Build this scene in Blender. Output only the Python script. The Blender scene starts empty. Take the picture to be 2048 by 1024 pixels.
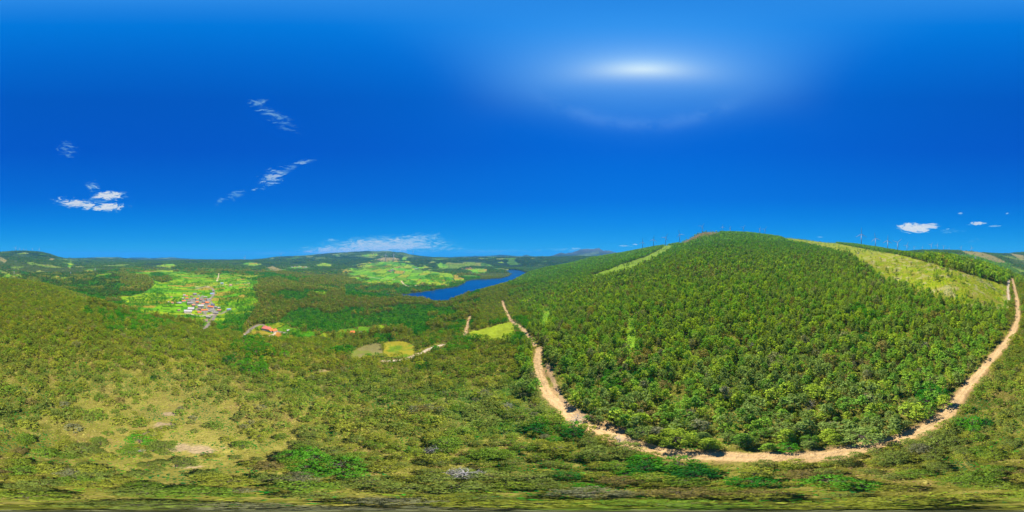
import bpy, math, random
import numpy as np
from mathutils import Vector, Matrix

random.seed(7)
RNG = np.random.default_rng(11)
D = bpy.data
S = bpy.context.scene
COL = S.collection
R = math.radians
PXR = math.pi / 1024.0            # radians per photograph pixel


def px_dir(u, v):
    az = (u / 2048.0 - 0.5) * 2 * math.pi
    el = (512.0 - v) * PXR
    return az, el


# ------------------------------------------------------------------ camera
cam = D.cameras.new('camera')
camo = D.objects.new('camera', cam)
COL.objects.link(camo)
camo.location = (0, 0, 0)
camo.rotation_euler = (R(90), 0, 0)
cam.type = 'PANO'
try:
    cam.cycles.panorama_type = 'EQUIRECTANGULAR'
except Exception:
    cam.panorama_type = 'EQUIRECTANGULAR'
cam.clip_start = 0.5
cam.clip_end = 80000
S.camera = camo
S.render.engine = 'CYCLES'
S.cycles.max_bounces = 5
S.cycles.diffuse_bounces = 3
S.cycles.glossy_bounces = 2
S.cycles.transmission_bounces = 2
S.cycles.transparent_max_bounces = 4
S.cycles.volume_bounces = 0
S.cycles.use_denoising = True
S.cycles.denoiser = 'OPENIMAGEDENOISE'
S.cycles.denoising_input_passes = 'RGB_ALBEDO_NORMAL'
S.cycles.denoising_prefilter = 'ACCURATE'
S.view_settings.view_transform = 'Standard'
S.view_settings.look = 'None'
EXPO = 0.9
S.view_settings.exposure = EXPO
S.view_settings.gamma = 1.0

SUN_AZ, SUN_EL = px_dir(1285, 139)
SUN_DIR = Vector((math.sin(SUN_AZ) * math.cos(SUN_EL), math.cos(SUN_AZ) * math.cos(SUN_EL), math.sin(SUN_EL)))


# ------------------------------------------------------------------ node helper
class NT:
    def __init__(self, tree):
        self.t = tree
        tree.nodes.clear()

    def n(self, kind, props=None, **ins):
        nd = self.t.nodes.new(kind)
        for k, v in (props or {}).items():
            setattr(nd, k, v)
        for k, v in ins.items():
            key = int(k[1:]) if k[0] == 'i' and k[1:].isdigit() else k.replace('_', ' ')
            s = nd.inputs[key]
            if isinstance(v, bpy.types.NodeSocket):
                self.t.links.new(v, s)
            else:
                s.default_value = v
        return nd

    def m(self, op, a, b=0.0, c=None, clamp=False):
        kw = dict(i0=a, i1=b)
        if c is not None:
            kw['i2'] = c
        return self.n('ShaderNodeMath', {'operation': op, 'use_clamp': clamp}, **kw).outputs[0]

    def vm(self, op, a, b=None):
        nd = self.t.nodes.new('ShaderNodeVectorMath')
        nd.operation = op
        for i, x in enumerate((a, b)):
            if x is None:
                continue
            if isinstance(x, bpy.types.NodeSocket):
                self.t.links.new(x, nd.inputs[i])
            else:
                nd.inputs[i].default_value = x
        return nd.outputs['Value'] if op in ('DOT_PRODUCT', 'LENGTH') else nd.outputs[0]

    def mix(self, fac, a, b, mode='MIX'):
        nd = self.t.nodes.new('ShaderNodeMix')
        nd.data_type = 'RGBA'
        nd.blend_type = mode
        for s, x in ((nd.inputs[0], fac), (nd.inputs[6], a), (nd.inputs[7], b)):
            if isinstance(x, bpy.types.NodeSocket):
                self.t.links.new(x, s)
            else:
                s.default_value = x if not isinstance(x, tuple) or len(x) == 4 else (*x, 1.0)
        return nd.outputs[2]

    def smooth(self, x, a, b):
        nd = self.t.nodes.new('ShaderNodeMapRange')
        nd.interpolation_type = 'SMOOTHSTEP'
        self.t.links.new(x, nd.inputs[0])
        nd.inputs[1].default_value = a
        nd.inputs[2].default_value = b
        return nd.outputs[0]


# ------------------------------------------------------------------ world: sky, sun glow, thin clouds
W = D.worlds.new('World')
S.world = W
W.use_nodes = True
w = NT(W.node_tree)
tc = w.n('ShaderNodeTexCoord').outputs['Generated']
dirn = w.vm('NORMALIZE', tc)
sky = w.n('ShaderNodeTexSky', {'sky_type': 'NISHITA', 'sun_disc': False, 'sun_elevation': SUN_EL,
                               'sun_rotation': SUN_AZ, 'altitude': 400.0, 'air_density': 1.0,
                               'dust_density': 0.6, 'ozone_density': 3.0}).outputs[0]
SKY_STRENGTH = 0.10
# the deep polarised blue of this sky, paler towards the horizon and the zenith
sep = w.n('ShaderNodeSeparateXYZ', i0=dirn)
elev = w.m('DIVIDE', w.m('ARCSINE', sep.outputs[2]), math.pi / 2)
ramp = w.n('ShaderNodeValToRGB', i0=elev)
SKY_STOPS = [(0.0, (24, 176, 212)), (0.017, (0, 170, 222)), (0.062, (0, 150, 225)), (0.128, (0, 130, 222)), (0.22, (0, 105, 212)), (0.41, (0, 82, 196)),
             (0.61, (0, 78, 186)), (0.78, (0, 93, 196)), (0.90, (0, 106, 204)), (1.0, (34, 118, 208))]


def lin(c):
    c = c / 255.0
    return c / 12.92 if c <= 0.04045 else ((c + 0.055) / 1.055) ** 2.4


K = 2 ** -EXPO / SKY_STRENGTH
cr_ = ramp.color_ramp
while len(cr_.elements) < len(SKY_STOPS):
    cr_.elements.new(0.5)
for el_, (p_, c_) in zip(cr_.elements, SKY_STOPS):
    el_.position = p_
    el_.color = (*[lin(q) for q in c_], 1)
rampc = w.vm('SCALE', ramp.outputs[0])
rampc.node.inputs['Scale'].default_value = K
sat = w.n('ShaderNodeHueSaturation', i0=0.5, i1=1.6, i2=1.0, i3=1.0, i4=sky).outputs[0]
skyc = w.mix(0.98, sat, rampc)
ang = w.vm('DOT_PRODUCT', dirn, tuple(SUN_DIR))
ac = w.m('ARCCOSINE', ang)                       # angle from the sun, radians
sright = (math.cos(SUN_AZ), -math.sin(SUN_AZ), 0.0)
sup = (-math.sin(SUN_AZ) * math.sin(SUN_EL), -math.cos(SUN_AZ) * math.sin(SUN_EL), math.cos(SUN_EL))
gx_ = w.m('ARCTAN2', w.vm('DOT_PRODUCT', dirn, sright), ang)
gy_ = w.m('ARCTAN2', w.vm('DOT_PRODUCT', dirn, sup), ang)


def veil(hw, hh, power, off=0.0):
    a_ = w.m('DIVIDE', gx_, R(hw))
    b_ = w.m('DIVIDE', w.m('SUBTRACT', gy_, R(off)), R(hh))
    d_ = w.m('SQRT', w.m('ADD', w.m('MULTIPLY', a_, a_), w.m('MULTIPLY', b_, b_)))
    return w.m('EXPONENT', w.m('MULTIPLY', w.m('POWER', d_, power), -1.0))


g1 = veil(6.0, 2.6, 1.5)
g1b = veil(13.0, 6.5, 1.5, 1.5)
g2 = veil(25.0, 21.0, 4.5, 1.0)
g3 = w.m('EXPONENT', w.m('MULTIPLY', w.m('POWER', w.m('DIVIDE', ac, R(50.0)), 2.0), -1.0))
gring = w.m('EXPONENT', w.m('MULTIPLY', w.m('POWER', w.m('ABSOLUTE', w.m('DIVIDE', w.m('SUBTRACT', ac, R(19.2)), R(2.4))), 2.0), -1.0))
rn_ = w.n('ShaderNodeTexNoise', Vector=dirn, Scale=7.0, Detail=7.0, Roughness=0.65).outputs['Fac']
gring = w.m('MULTIPLY', w.m('MULTIPLY', gring, w.smooth(rn_, 0.30, 0.62)), w.smooth(gy_, 0.05, -0.25))
skyc = w.mix(1.0, skyc, w.mix(g1, (0, 0, 0), (0.42 * K, 0.34 * K, 0.04 * K)), 'ADD')
skyc = w.mix(1.0, skyc, w.mix(g1b, (0, 0, 0), (0.17 * K, 0.22 * K, 0.12 * K)), 'ADD')
skyc = w.mix(1.0, skyc, w.mix(g2, (0, 0, 0), (0.028 * K, 0.10 * K, 0.11 * K)), 'ADD')
skyc = w.mix(1.0, skyc, w.mix(gring, (0, 0, 0), (0.030 * K, 0.045 * K, 0.035 * K)), 'ADD')
skyc = w.mix(1.0, skyc, w.mix(g3, (0, 0, 0), (0.0, 0.06 * K, 0.16 * K)), 'ADD')


def pdir(u, v):
    a, e = px_dir(u, v)
    return (math.sin(a) * math.cos(e), math.cos(a) * math.cos(e), math.sin(e))


def blob(u, v, hw, hh, tilt, soft=0.5):
    """0..1 mask of an elliptical patch of sky round a direction; half width / height in degrees."""
    a, e = px_dir(u, v)
    right = Vector((math.cos(a), -math.sin(a), 0))
    up = Vector((-math.sin(a) * math.sin(e), -math.cos(a) * math.sin(e), math.cos(e)))
    t = R(tilt)
    r2 = right * math.cos(t) + up * math.sin(t)
    u2 = -right * math.sin(t) + up * math.cos(t)
    x = w.m('MULTIPLY', w.vm('DOT_PRODUCT', dirn, tuple(r2)), 1.0 / math.sin(R(hw)))
    y = w.m('MULTIPLY', w.vm('DOT_PRODUCT', dirn, tuple(u2)), 1.0 / math.sin(R(hh)))
    d = w.m('SQRT', w.m('ADD', w.m('MULTIPLY', x, x), w.m('MULTIPLY', y, y)))
    front = w.smooth(w.vm('DOT_PRODUCT', dirn, pdir(u, v)), 0.0, 0.3)
    return w.m('MULTIPLY', w.smooth(d, 1.0, 1.0 - soft), front)


mp = w.n('ShaderNodeMapping')
w.t.links.new(dirn, mp.inputs[0])
mp.inputs['Scale'].default_value = (1.0, 1.0, 3.8)
wn = w.n('ShaderNodeTexNoise', Vector=mp.outputs[0], Scale=5.0, Detail=3.0)
wv = w.vm('ADD', mp.outputs[0], w.vm('SCALE', wn.outputs['Color']))
wv.node.inputs[1].default_value = (0, 0, 0)
scl = wn.outputs['Color'].links[0].to_node
scl.inputs['Scale'].default_value = 0.30
w.t.links.new(scl.outputs[0], wv.node.inputs[1])
nz = w.n('ShaderNodeTexNoise', Vector=wv, Scale=21.0, Detail=9.0, Roughness=0.68).outputs['Fac']
nzf = w.n('ShaderNodeTexNoise', Vector=wv, Scale=60.0, Detail=6.0, Roughness=0.7).outputs['Fac']
# u, v, half width, half height (degrees), tilt, noise threshold, softness, strength
CLOUDS = [
    (120, 403, 4.5, 0.8, -12, 0.40, 0.22, 0.5), (250, 395, 3.5, 0.8, 6, 0.44, 0.25, 0.5), (200, 400, 9.0, 3.4, 8, 0.50, 0.25, 0.35),
    (575, 340, 7.0, 2.2, 38, 0.50, 0.25, 0.4), (560, 240, 10.0, 3.6, -38, 0.52, 0.3, 0.3), (1900, 462, 9.0, 1.6, 2, 0.52, 0.25, 0.3), (470, 390, 6.0, 3.0, 30, 0.53, 0.2, 0.3),
    (158, 408, 9.5, 2.2, -9, 0.22, 0.22, 0.85), (218, 391, 7.0, 1.9, 3, 0.16, 0.2, 0.9),
    (215, 414, 7.5, 1.9, 2, 0.18, 0.2, 0.9), (186, 372, 3.4, 2.9, -20, 0.42, 0.2, 0.55),
    (134, 298, 5.0, 4.2, -60, 0.47, 0.22, 0.40), (545, 355, 8.0, 4.6, 35, 0.44, 0.24, 0.6),
    (607, 324, 4.6, 1.4, 12, 0.36, 0.2, 0.5), (545, 228, 8.0, 2.6, -38, 0.46, 0.26, 0.38),
    (515, 205, 3.5, 2.6, 25, 0.46, 0.24, 0.40), (442, 402, 4.0, 1.6, 30, 0.48, 0.2, 0.35),
    (508, 379, 2.0, 0.7, 10, 0.40, 0.2, 0.5),
    (1828, 456, 6.6, 1.9, -2, -0.02, 0.2, 0.95), (1850, 453, 5.4, 1.2, 2, 0.0, 0.2, 0.85), (1955, 447, 4.2, 0.9, 4, 0.24, 0.16, 0.8),
    (1921, 427, 1.5, 0.8, -8, 0.38, 0.2, 0.55), (1990, 452, 4.5, 0.45, 3, 0.42, 0.2, 0.45), (2014, 427, 0.9, 0.35, 20, 0.3, 0.2, 0.5),
    (1950, 480, 5.0, 1.3, 8, 0.5, 0.3, 0.22), (1895, 458, 1.6, 0.4, 5, 0.4, 0.2, 0.5),
    (765, 493, 24.0, 3.6, 2, -0.30, 0.8, 0.72), (815, 482, 14.0, 2.4, 7, -0.1, 0.7, 0.6), (690, 502, 17.0, 2.0, 0, -0.3, 0.7, 0.75), (880, 496, 16.0, 1.8, -2, 0.16, 0.6, 0.45),
    (980, 503, 22.0, 1.2, 0, 0.10, 0.6, 0.35), (560, 506, 14.0, 1.0, 2, 0.16, 0.6, 0.35),
    (662, 480, 4.0, 1.0, -4, 0.42, 0.2, 0.45),
    (1152, 497, 3.6, 0.5, 0, 0.34, 0.2, 0.55), (1250, 492, 3.8, 0.45, -3, 0.34, 0.2, 0.6), (1270, 489, 1.3, 0.3, 0, 0.2, 0.2, 0.8),
    (1150, 500, 22.0, 1.1, 0, 0.36, 0.3, 0.35), (1640, 474, 2.2, 0.3, -2, 0.3, 0.2, 0.5),
    
]
total = None
for (cu, cv, hw, hh, tl, th, sf, st) in CLOUDS:
    b = blob(cu, cv, hw * 1.45, hh * 1.45, tl, 0.95)
    f = w.m('MULTIPLY', w.smooth(b, 0.0, 0.25), st)
    # the cloud thins towards its border: the threshold rises as the patch's mask falls
    q = w.m('SUBTRACT', w.m('ADD', w.m('MULTIPLY', w.m('SUBTRACT', nz, 0.5), 2.6), w.m('MULTIPLY', b, 1.0)), th + 0.22)
    a = w.m('MULTIPLY', w.smooth(q, 0.0, sf + 0.35), f, clamp=True)
    total = a if total is None else w.m('MAXIMUM', total, a)
total = w.m('MULTIPLY', total, w.m('ADD', w.m('MULTIPLY', nzf, 0.9), 0.50), clamp=True)
skyc = w.mix(total, skyc, w.mix(w.smooth(total, 0.1, 0.85), (0.22 * K, 0.66 * K, 0.84 * K), (0.80 * K, 0.85 * K, 0.84 * K)))
bg = w.n('ShaderNodeBackground', Color=skyc, Strength=SKY_STRENGTH)
w.n('ShaderNodeOutputWorld', Surface=bg.outputs[0])
W.cycles.sampling_method = 'MANUAL'
W.cycles.sample_map_resolution = 512

# ------------------------------------------------------------------ sun
sl = D.lights.new('sun', 'SUN')
sl.energy = 4.8
sl.angle = R(0.5)
sl.color = (1.0, 0.95, 0.86)
so = D.objects.new('sun', sl)
COL.objects.link(so)
so.rotation_euler = (-SUN_DIR).to_track_quat('-Z', 'Y').to_euler()


# ------------------------------------------------------------------ noise
def vnoise(x, y, seed=0):
    xi = np.floor(x).astype(np.int64)
    yi = np.floor(y).astype(np.int64)
    fx = x - xi
    fy = y - yi
    fx = fx * fx * (3 - 2 * fx)
    fy = fy * fy * (3 - 2 * fy)

    def h(a, b):
        n = (a * 374761393 + b * 668265263 + seed * 1442695041) & 0xFFFFFFFF
        n = ((n ^ (n >> 13)) * 1274126177) & 0xFFFFFFFF
        n = n ^ (n >> 16)
        return (n & 0xFFFF) / 65535.0
    return ((h(xi, yi) * (1 - fx) + h(xi + 1, yi) * fx) * (1 - fy)
            + (h(xi, yi + 1) * (1 - fx) + h(xi + 1, yi + 1) * fx) * fy)


def fbm(x, y, seed=0, octv=4):
    s = 0
    a = 0.5
    for i in range(octv):
        s = s + a * vnoise(x * 2 ** i + 17.3 * i, y * 2 ** i - 9.1 * i, seed + i)
        a *= 0.5
    return s / (1 - 0.5 ** octv)


def sstep(x, a, b):
    t = np.clip((x - a) / (b - a), 0, 1)
    return t * t * (3 - 2 * t)


# ------------------------------------------------------------------ terrain heights
RN = np.array([1, 30, 60, 100, 160, 250, 400, 600, 750, 900, 1300, 2000, 3000, 5000, 8000, 16000.])
# bearing: heights at 60, 100, 160, 250, 400 m; then the sight line's row at 600 ... 16000 m
COLS = {
    0: ([-79, -77, -73, -68, -62], [566, 562, 556, 545, 520, 503, 508, 512, 516]),
    64: ([-80, -78, -74, -70, -67], [570, 566, 558, 545, 520, 505, 510, 514, 516]),
    96: ([-80, -79, -75, -71, -74], [575, 568, 559, 545, 524, 508, 512, 515, 517]),
    128: ([-80, -79, -76, -72, -86], [579, 570, 560, 546, 528, 516, 516.5, 516.5, 517.5]),
    192: ([-80, -79, -77, -80, -125], [582, 568, 556, 543, 530, 521, 517, 517, 518]),
    256: ([-81, -81, -82, -93, -133], [584, 568, 557, 541, 530, 523, 518.5, 516.5, 518]),
    320: ([-81, -83, -86, -104, -137], [582, 567, 556.5, 542, 530, 524, 519, 516.5, 518]),
    384: ([-82, -85, -90, -114, -138], [582, 567, 556.5, 543, 530, 524, 519, 517.5, 518.5]),
    448: ([-82, -87, -93, -121, -140], [582, 567, 556, 543, 531, 524, 519, 518, 518.5]),
    512: ([-83, -89, -95, -128, -142], [580, 567, 557, 544, 533, 526, 518, 517, 519]),
    576: ([-83, -90, -98, -131, -142], [578, 566, 556, 545, 536, 527, 512.5, 514, 519]),
    640: ([-84, -92, -100, -132, -145], [582, 570, 558, 551, 535, 525, 508, 512, 519]),
    704: ([-84, -94, -110, -131, -146], [589, 584, 569, 553, 536, 522, 504, 508, 519]),
    768: ([-84, -94, -113, -130, -148], [592, 588, 571, 553, 533, 519, 502.5, 508, 519]),
    800: ([-84, -93, -111, -127, -148], [593, 588, 571, 553, 534, 521, 504, 509, 519]),
    832: ([-84, -93, -108, -123, -146], [596, 588, 570, 552.5, 537, 524, 511, 513, 519]),
    864: ([-84, -92, -105, -120, -143], [600, 588, 572, 551, 539, 527, 517, 516.5, 518]),
    896: ([-84, -91, -103, -117, -138], [599, 588, 575, 550, 540, 528, 519, 516.5, 517]),
    928: ([-84, -91, -101, -113, -130], [591, 587, 582, 553, 538.5, 528, 519, 516, 517]),
    960: ([-84, -90, -99, -108, -122], [582, 582, 580, 555, 538.5, 528, 518.5, 514, 517]),
    992: ([-84, -89, -97, -104, -115], [574, 574, 576, 560, 540, 529, 518, 513, 517]),
    1020: ([-84, -88, -93, -98, -110], [569, 564, 564, 563, 548, 530, 517.5, 514, 517]),
    1056: ([-83, -86, -89, -94, -102], [563, 555, 547, 551, 546, 528, 518, 514.5, 516]),
    1088: ([-82, -83, -84, -87, -93], [559, 549, 540, 540, 541, 529, 516, 513.5, 516]),
    1120: ([-81, -80, -80, -81, -82], [555, 544, 535, 532, 537, 528, 514, 506, 515]),
    1152: ([-80, -78, -75, -75, -70], [548, 537, 529, 524, 530, 526, 514, 501.5, 515]),
    1184: ([-80, -76, -70, -69, -58], [541, 531, 523, 516, 522, 524, 514, 498.5, 514]),
    1216: ([-80, -76, -69, -64, -47], [533, 524, 517, 512, 514, 520, 514, 502.5, 513]),
    1248: ([-79, -75, -68, -60, -36], [525, 517, 511, 507, 508, 515, 514, 508, 512]),
    1312: ([-79, -74, -65, -51, -19], [510, 503, 498, 494.5, 499, 507, 510, 510, 512]),
    1360: ([-79, -73, -62, -45, -9], [501, 493, 489, 488, 495, 507, 510, 510, 512]),
    1386: ([-79, -72, -60, -43, -4], [494, 483, 474, 477, 487, 500, 508, 510, 512]),
    1404: ([-78, -72, -59, -42, -1], [488, 476, 465, 468, 483, 500, 508, 510, 512]),
    1450: ([-78, -71, -58, -40, 0], [485, 475, 467.0, 469, 482, 500, 508, 510, 512]),
    1500: ([-78, -71, -58, -39, 0], [485, 475, 468.5, 470, 482, 500, 508, 510, 512]),
    1560: ([-78, -71, -58, -38, 0], [487, 479.5, 475.5, 477, 488, 502, 508, 510, 512]),
    1650: ([-78, -71, -58, -38, -1], [496, 489.5, 486, 487, 494, 504, 508, 510, 512]),
    1720: ([-78, -72, -59, -36, 5], [500, 496, 493, 492, 498, 505, 508, 510, 512]),
    1800: ([-78, -73, -57, -33, 0], [507, 505, 504, 506, 504, 506, 509, 511, 512]),
    1850: ([-78, -74, -54, -28, -5], [513, 512, 512, 509, 501.5, 505, 508, 511, 513]),
    1900: ([-78, -76, -50, -23, -10], [520, 520, 519, 512, 500.5, 504, 507, 511, 514]),
    1960: ([-78, -78, -62, -39, -26], [528, 527, 525, 517, 503.5, 504, 508, 512, 514]),
    2010: ([-79, -78, -71, -60, -47], [549, 549, 548, 532, 512, 507, 509, 512, 515]),
    2030: ([-79, -79, -73, -64, -54], [560, 557, 553, 540, 517, 505, 509, 512, 516]),
}
NU, NR = 1536, 640
R0, R1 = 3.0, 16000.0
uc = sorted(COLS)
TAB = np.zeros((len(uc), len(RN)))
for j, uu in enumerate(uc):
    zs, vs = COLS[uu]
    row = [-80.0, -80.0] + list(zs) + [r * math.tan((512 - v) * PXR) for r, v in zip(RN[7:], vs)]
    TAB[j] = row
ux = np.array(uc + [uc[0] + 2048.0])
TABw = np.vstack([TAB, TAB[:1]])
UG = np.arange(NU) * 2048.0 / NU
LR = np.linspace(math.log(R0), math.log(R1), NR)
RG = np.exp(LR)
Zc = np.array([np.interp(UG, ux, TABw[:, k]) for k in range(len(RN))]).T      # NU x nodes
# smooth along the bearing, more for near nodes
def smooth_u(A, sig):
    n = A.shape[0]
    k = np.fft.rfftfreq(n)
    f = np.exp(-2 * (math.pi * k * sig) ** 2)
    return np.fft.irfft(np.fft.rfft(A, axis=0) * f[:, None], n, axis=0)
Zc_s = smooth_u(Zc, 14.0)
Zc_f = smooth_u(Zc, 5.0)
FARP = {12: [(0, 503.5), (30, 502.6), (50, 502.3), (70, 504), (85, 505), (100, 509), (115, 514.5), (128, 518), (150, 521), (192, 522), (256, 523), (1900, 505), (2010, 508), (2048, 503.5)],
        13: [(110, 518), (135, 516.6), (165, 516.8), (190, 515.4), (235, 515.6), (255, 518), (300, 520), (500, 521), (540, 515.5), (560, 513), (600, 511.8), (640, 509.6), (680, 505.2), (710, 502.6), (735, 501.6), (750, 502.6), (765, 501.5),
             (780, 502.2), (795, 504.8), (805, 504.8), (820, 508.8), (850, 513.5), (880, 517), (920, 520)],
        14: [(240, 518), (262, 516.4), (280, 516), (300, 516.8), (325, 516), (345, 515.8), (365, 517.5), (400, 518.5), (440, 519.5), (480, 520), (520, 519), (850, 516), (880, 514.4), (905, 515.2), (930, 513), (950, 511.6), (965, 512.4), (985, 512),
             (1003, 510.3), (1015, 510.2), (1030, 511.6), (1044, 512.6), (1050, 510.6), (1053, 510.4), (1060, 512.8), (1080, 514.4), (1096, 514.4), (1110, 509), (1123, 504.3), (1131, 506.2), (1141, 504.8), (1152, 502.4),
             (1161, 498.8), (1172, 498.2), (1185, 498.4), (1198, 497.0), (1207, 502.6), (1221, 501.2), (1232, 504.5), (1245, 508), (1260, 510)]}
wk = sstep(np.log(RN), math.log(250), math.log(900))[None, :]
Zc = Zc_s * (1 - wk) + Zc_f * wk
for k_, pts_ in FARP.items():
    pu, pv_ = zip(*pts_)
    vv_ = np.interp(UG, pu, pv_)
    in_ = sstep(UG, pu[0] - 1 if pu[0] == 0 else pu[0], pu[0] + (0.5 if pu[0] == 0 else 12)) * (1 if pu[-1] == 2048 else (1 - sstep(UG, pu[-1] - 12, pu[-1])))
    Zc[:, k_] = Zc[:, k_] * (1 - in_) + RN[k_] * np.tan((512 - vv_) * PXR) * in_
x = np.log(RN)
h = np.diff(x)
dlt = np.diff(Zc, axis=1) / h
m = np.zeros_like(Zc)
m[:, 0] = dlt[:, 0]
m[:, -1] = dlt[:, -1]
w1 = 2 * h[1:] + h[:-1]
w2 = h[1:] + 2 * h[:-1]
same = dlt[:, 1:] * dlt[:, :-1] > 0
with np.errstate(divide='ignore', invalid='ignore'):
    hm = (w1 + w2) / (w1 / dlt[:, :-1] + w2 / dlt[:, 1:])
m[:, 1:-1] = np.where(same, hm, 0)
idx = np.clip(np.searchsorted(x, LR) - 1, 0, len(x) - 2)
t = (LR - x[idx]) / h[idx]
ZG = ((2 * t**3 - 3 * t**2 + 1) * Zc[:, idx] + (t**3 - 2 * t**2 + t) * h[idx] * m[:, idx]
      + (-2 * t**3 + 3 * t**2) * Zc[:, idx + 1] + (t**3 - t**2) * h[idx] * m[:, idx + 1])
AZG = (UG / 2048.0 - 0.5) * 2 * math.pi
XG = np.sin(AZG)[:, None] * RG[None, :]
YG = np.cos(AZG)[:, None] * RG[None, :]
RR = np.broadcast_to(RG[None, :], ZG.shape)
UU = np.broadcast_to(UG[:, None], ZG.shape)
# hummocks and gullies
ZG = ZG + (fbm(XG / 45, YG / 45, 3, 3) - 0.5) * np.clip(RR / 60, 0.3, 1) * 4.0
ZG = ZG + (fbm(XG / 260, YG / 260, 9, 4) - 0.5) * sstep(RR, 250, 1200) * 16.0
ZG = ZG + (fbm(XG / 900, YG / 900, 19, 5) - 0.5) * (sstep(RR, 3300, 4200) * 95.0)
ZG = ZG + (fbm(XG / 380, YG / 380, 13, 3) - 0.5) * sstep(RR, 1200, 2000) * (1 - sstep(RR, 3000, 4200)) * 42.0
mtn = sstep(UU, 1085, 1130) * (1 - sstep(UU, 1236, 1262)) * sstep(RR, 5500, 7400)
ZG = ZG + (np.abs(fbm(XG / 420, YG / 420, 29, 5) - 0.5)) * mtn * -230.0
ZG = ZG + (fbm(XG / 160, YG / 160, 39, 4) - 0.5) * mtn * 60.0


def grid_at(G, u, r):
    fu = (np.asarray(u, float) % 2048.0) * NU / 2048.0
    fr = (np.log(np.maximum(r, R0)) - LR[0]) / (LR[1] - LR[0])
    fr = np.clip(fr, 0, NR - 1.001)
    i = np.floor(fu).astype(int) % NU
    j = np.floor(fr).astype(int)
    a = fu - np.floor(fu)
    b = fr - j
    i2 = (i + 1) % NU
    return (G[i, j] * (1 - a) * (1 - b) + G[i2, j] * a * (1 - b) + G[i, j + 1] * (1 - a) * b + G[i2, j + 1] * a * b)


def u_of(x, y):
    return ((np.arctan2(x, y) / (2 * math.pi) + 0.5) * 2048.0) % 2048.0


def ground(x, y):
    return grid_at(ZG, u_of(x, y), np.hypot(x, y))


def hit(u, v, zplane=None, rmin=0):
    """World point where the sight line of photograph pixel (u, v) first meets the ground."""
    az, el = px_dir(u, v)
    if zplane is not None:
        r = zplane / math.tan(el)
        return math.sin(az) * r, math.cos(az) * r, zplane, r
    fu = (u % 2048) * NU / 2048.0
    i = int(fu) % NU
    a = fu - int(fu)
    zc = ZG[i] * (1 - a) + ZG[(i + 1) % NU] * a
    tn = zc / RG
    ok = np.where((tn >= math.tan(el)) & (RG >= rmin))[0]
    if len(ok) == 0:
        j = int(np.argmax(np.where(RG >= rmin, tn, -9)))
        r = RG[j]
    else:
        j = ok[0]
        r = RG[j]
        if j > 0 and tn[j] > tn[j - 1]:
            f = (math.tan(el) - tn[j - 1]) / (tn[j] - tn[j - 1])
            r = RG[j - 1] + (RG[j] - RG[j - 1]) * min(max(f, 0), 1)
    xx, yy = math.sin(az) * r, math.cos(az) * r
    return xx, yy, float(ground(xx, yy)), r


def in_poly(px, py, poly):
    inside = np.zeros(px.shape, bool)
    n = len(poly)
    for i in range(n):
        x1, y1 = poly[i][:2]
        x2, y2 = poly[(i + 1) % n][:2]
        if y1 == y2:
            continue
        c = ((y1 > py) != (y2 > py)) & (px < (x2 - x1) * (py - y1) / (y2 - y1) + x1)
        inside ^= c
    return inside


# ------------------------------------------------------------------ the lake's basin
LAKE_Z = -170.0
LAKE_PX = [(690, 586), (730, 587), (760, 589), (800, 589), (830, 586), (850, 584), (872, 580), (892, 577), (913, 573.5),
           (926, 568), (932, 563), (945, 559.5), (965, 558.5), (990, 557.5), (1008, 555.5), (1020, 551.5), (1023, 547.5),
           (1014, 544.5), (1010, 541.5), (1018, 539.6), (1030, 539.6), (1042, 541.5), (1052, 545), (1062, 549), (1050, 560),
           (1000, 576), (960, 594), (900, 610), (860, 608), (800, 600), (740, 596), (700, 593)]
LAKE = [hit(a, b, LAKE_Z)[:2] for a, b in LAKE_PX]
lx, ly = XG + (fbm(XG / 30, YG / 30, 5, 3) - 0.5) * 26, YG + (fbm(XG / 30, YG / 30, 6, 3) - 0.5) * 26
reg = (RR > 480) & (RR < 3500) & (UU > 640) & (UU < 1090)
inl = np.zeros(ZG.shape, bool)
ii = np.where(reg)
inl[ii] = in_poly(lx[ii], ly[ii], LAKE)
ZG = np.where(inl, np.minimum(ZG, LAKE_Z - 6), ZG)
ZG = np.where(reg & ~inl, np.maximum(ZG, LAKE_Z + 2.0 + 0.004 * np.maximum(RR - 700, 0)), ZG)

VV = 512.0 - np.degrees(np.arctan2(ZG, RR)) / 180.0 * 1024.0          # the row each ground point shows at
TAN = ZG / RR
HOR = np.maximum.accumulate(np.hstack([np.full((NU, 1), -99.0), TAN[:, :-1]]), axis=1)

# ------------------------------------------------------------------ land use
Z_CLEAR = [(1556, 474), (1640, 480), (1720, 496), (1800, 510), (1900, 537), (1960, 555), (2013, 572), (2019, 618), (1985, 620), (1940, 614),
           (1900, 604), (1850, 590), (1800, 573), (1765, 559), (1745, 544), (1725, 528), (1700, 512), (1660, 502), (1620, 491), (1580, 483)]
Z_STRIP = [(1330, 490), (1324, 497), (1290, 514), (1255, 525), (1215, 540), (1180, 552), (1190, 557), (1230, 549), (1262, 542),
           (1287, 530), (1312, 518), (1336, 503), (1347, 492)]
Z_ROCK = [(1366, 480), (1378, 472), (1392, 462), (1412, 459), (1448, 462), (1428, 471), (1400, 477), (1382, 485), (1358, 491), (1356, 485)]
Z_MEADOW = [(938, 664), (965, 658), (1000, 648), (1022, 643), (1030, 660), (1028, 674), (1000, 680), (965, 678), (940, 674)]
Z_PLOT1 = [(701, 712), (707, 701), (730, 691), (755, 686), (763, 689), (766, 711), (745, 713), (725, 714), (706, 722)]
Z_PLOT2 = [(766, 686), (800, 682), (818, 685), (831, 695), (826, 712), (795, 716), (768, 712)]
Z_GLADE = [(1252, 632), (1268, 630), (1272, 670), (1266, 708), (1248, 706)]
Z_GLADE2 = [(1083, 614), (1098, 612), (1102, 636), (1097, 656), (1083, 654)]
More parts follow.
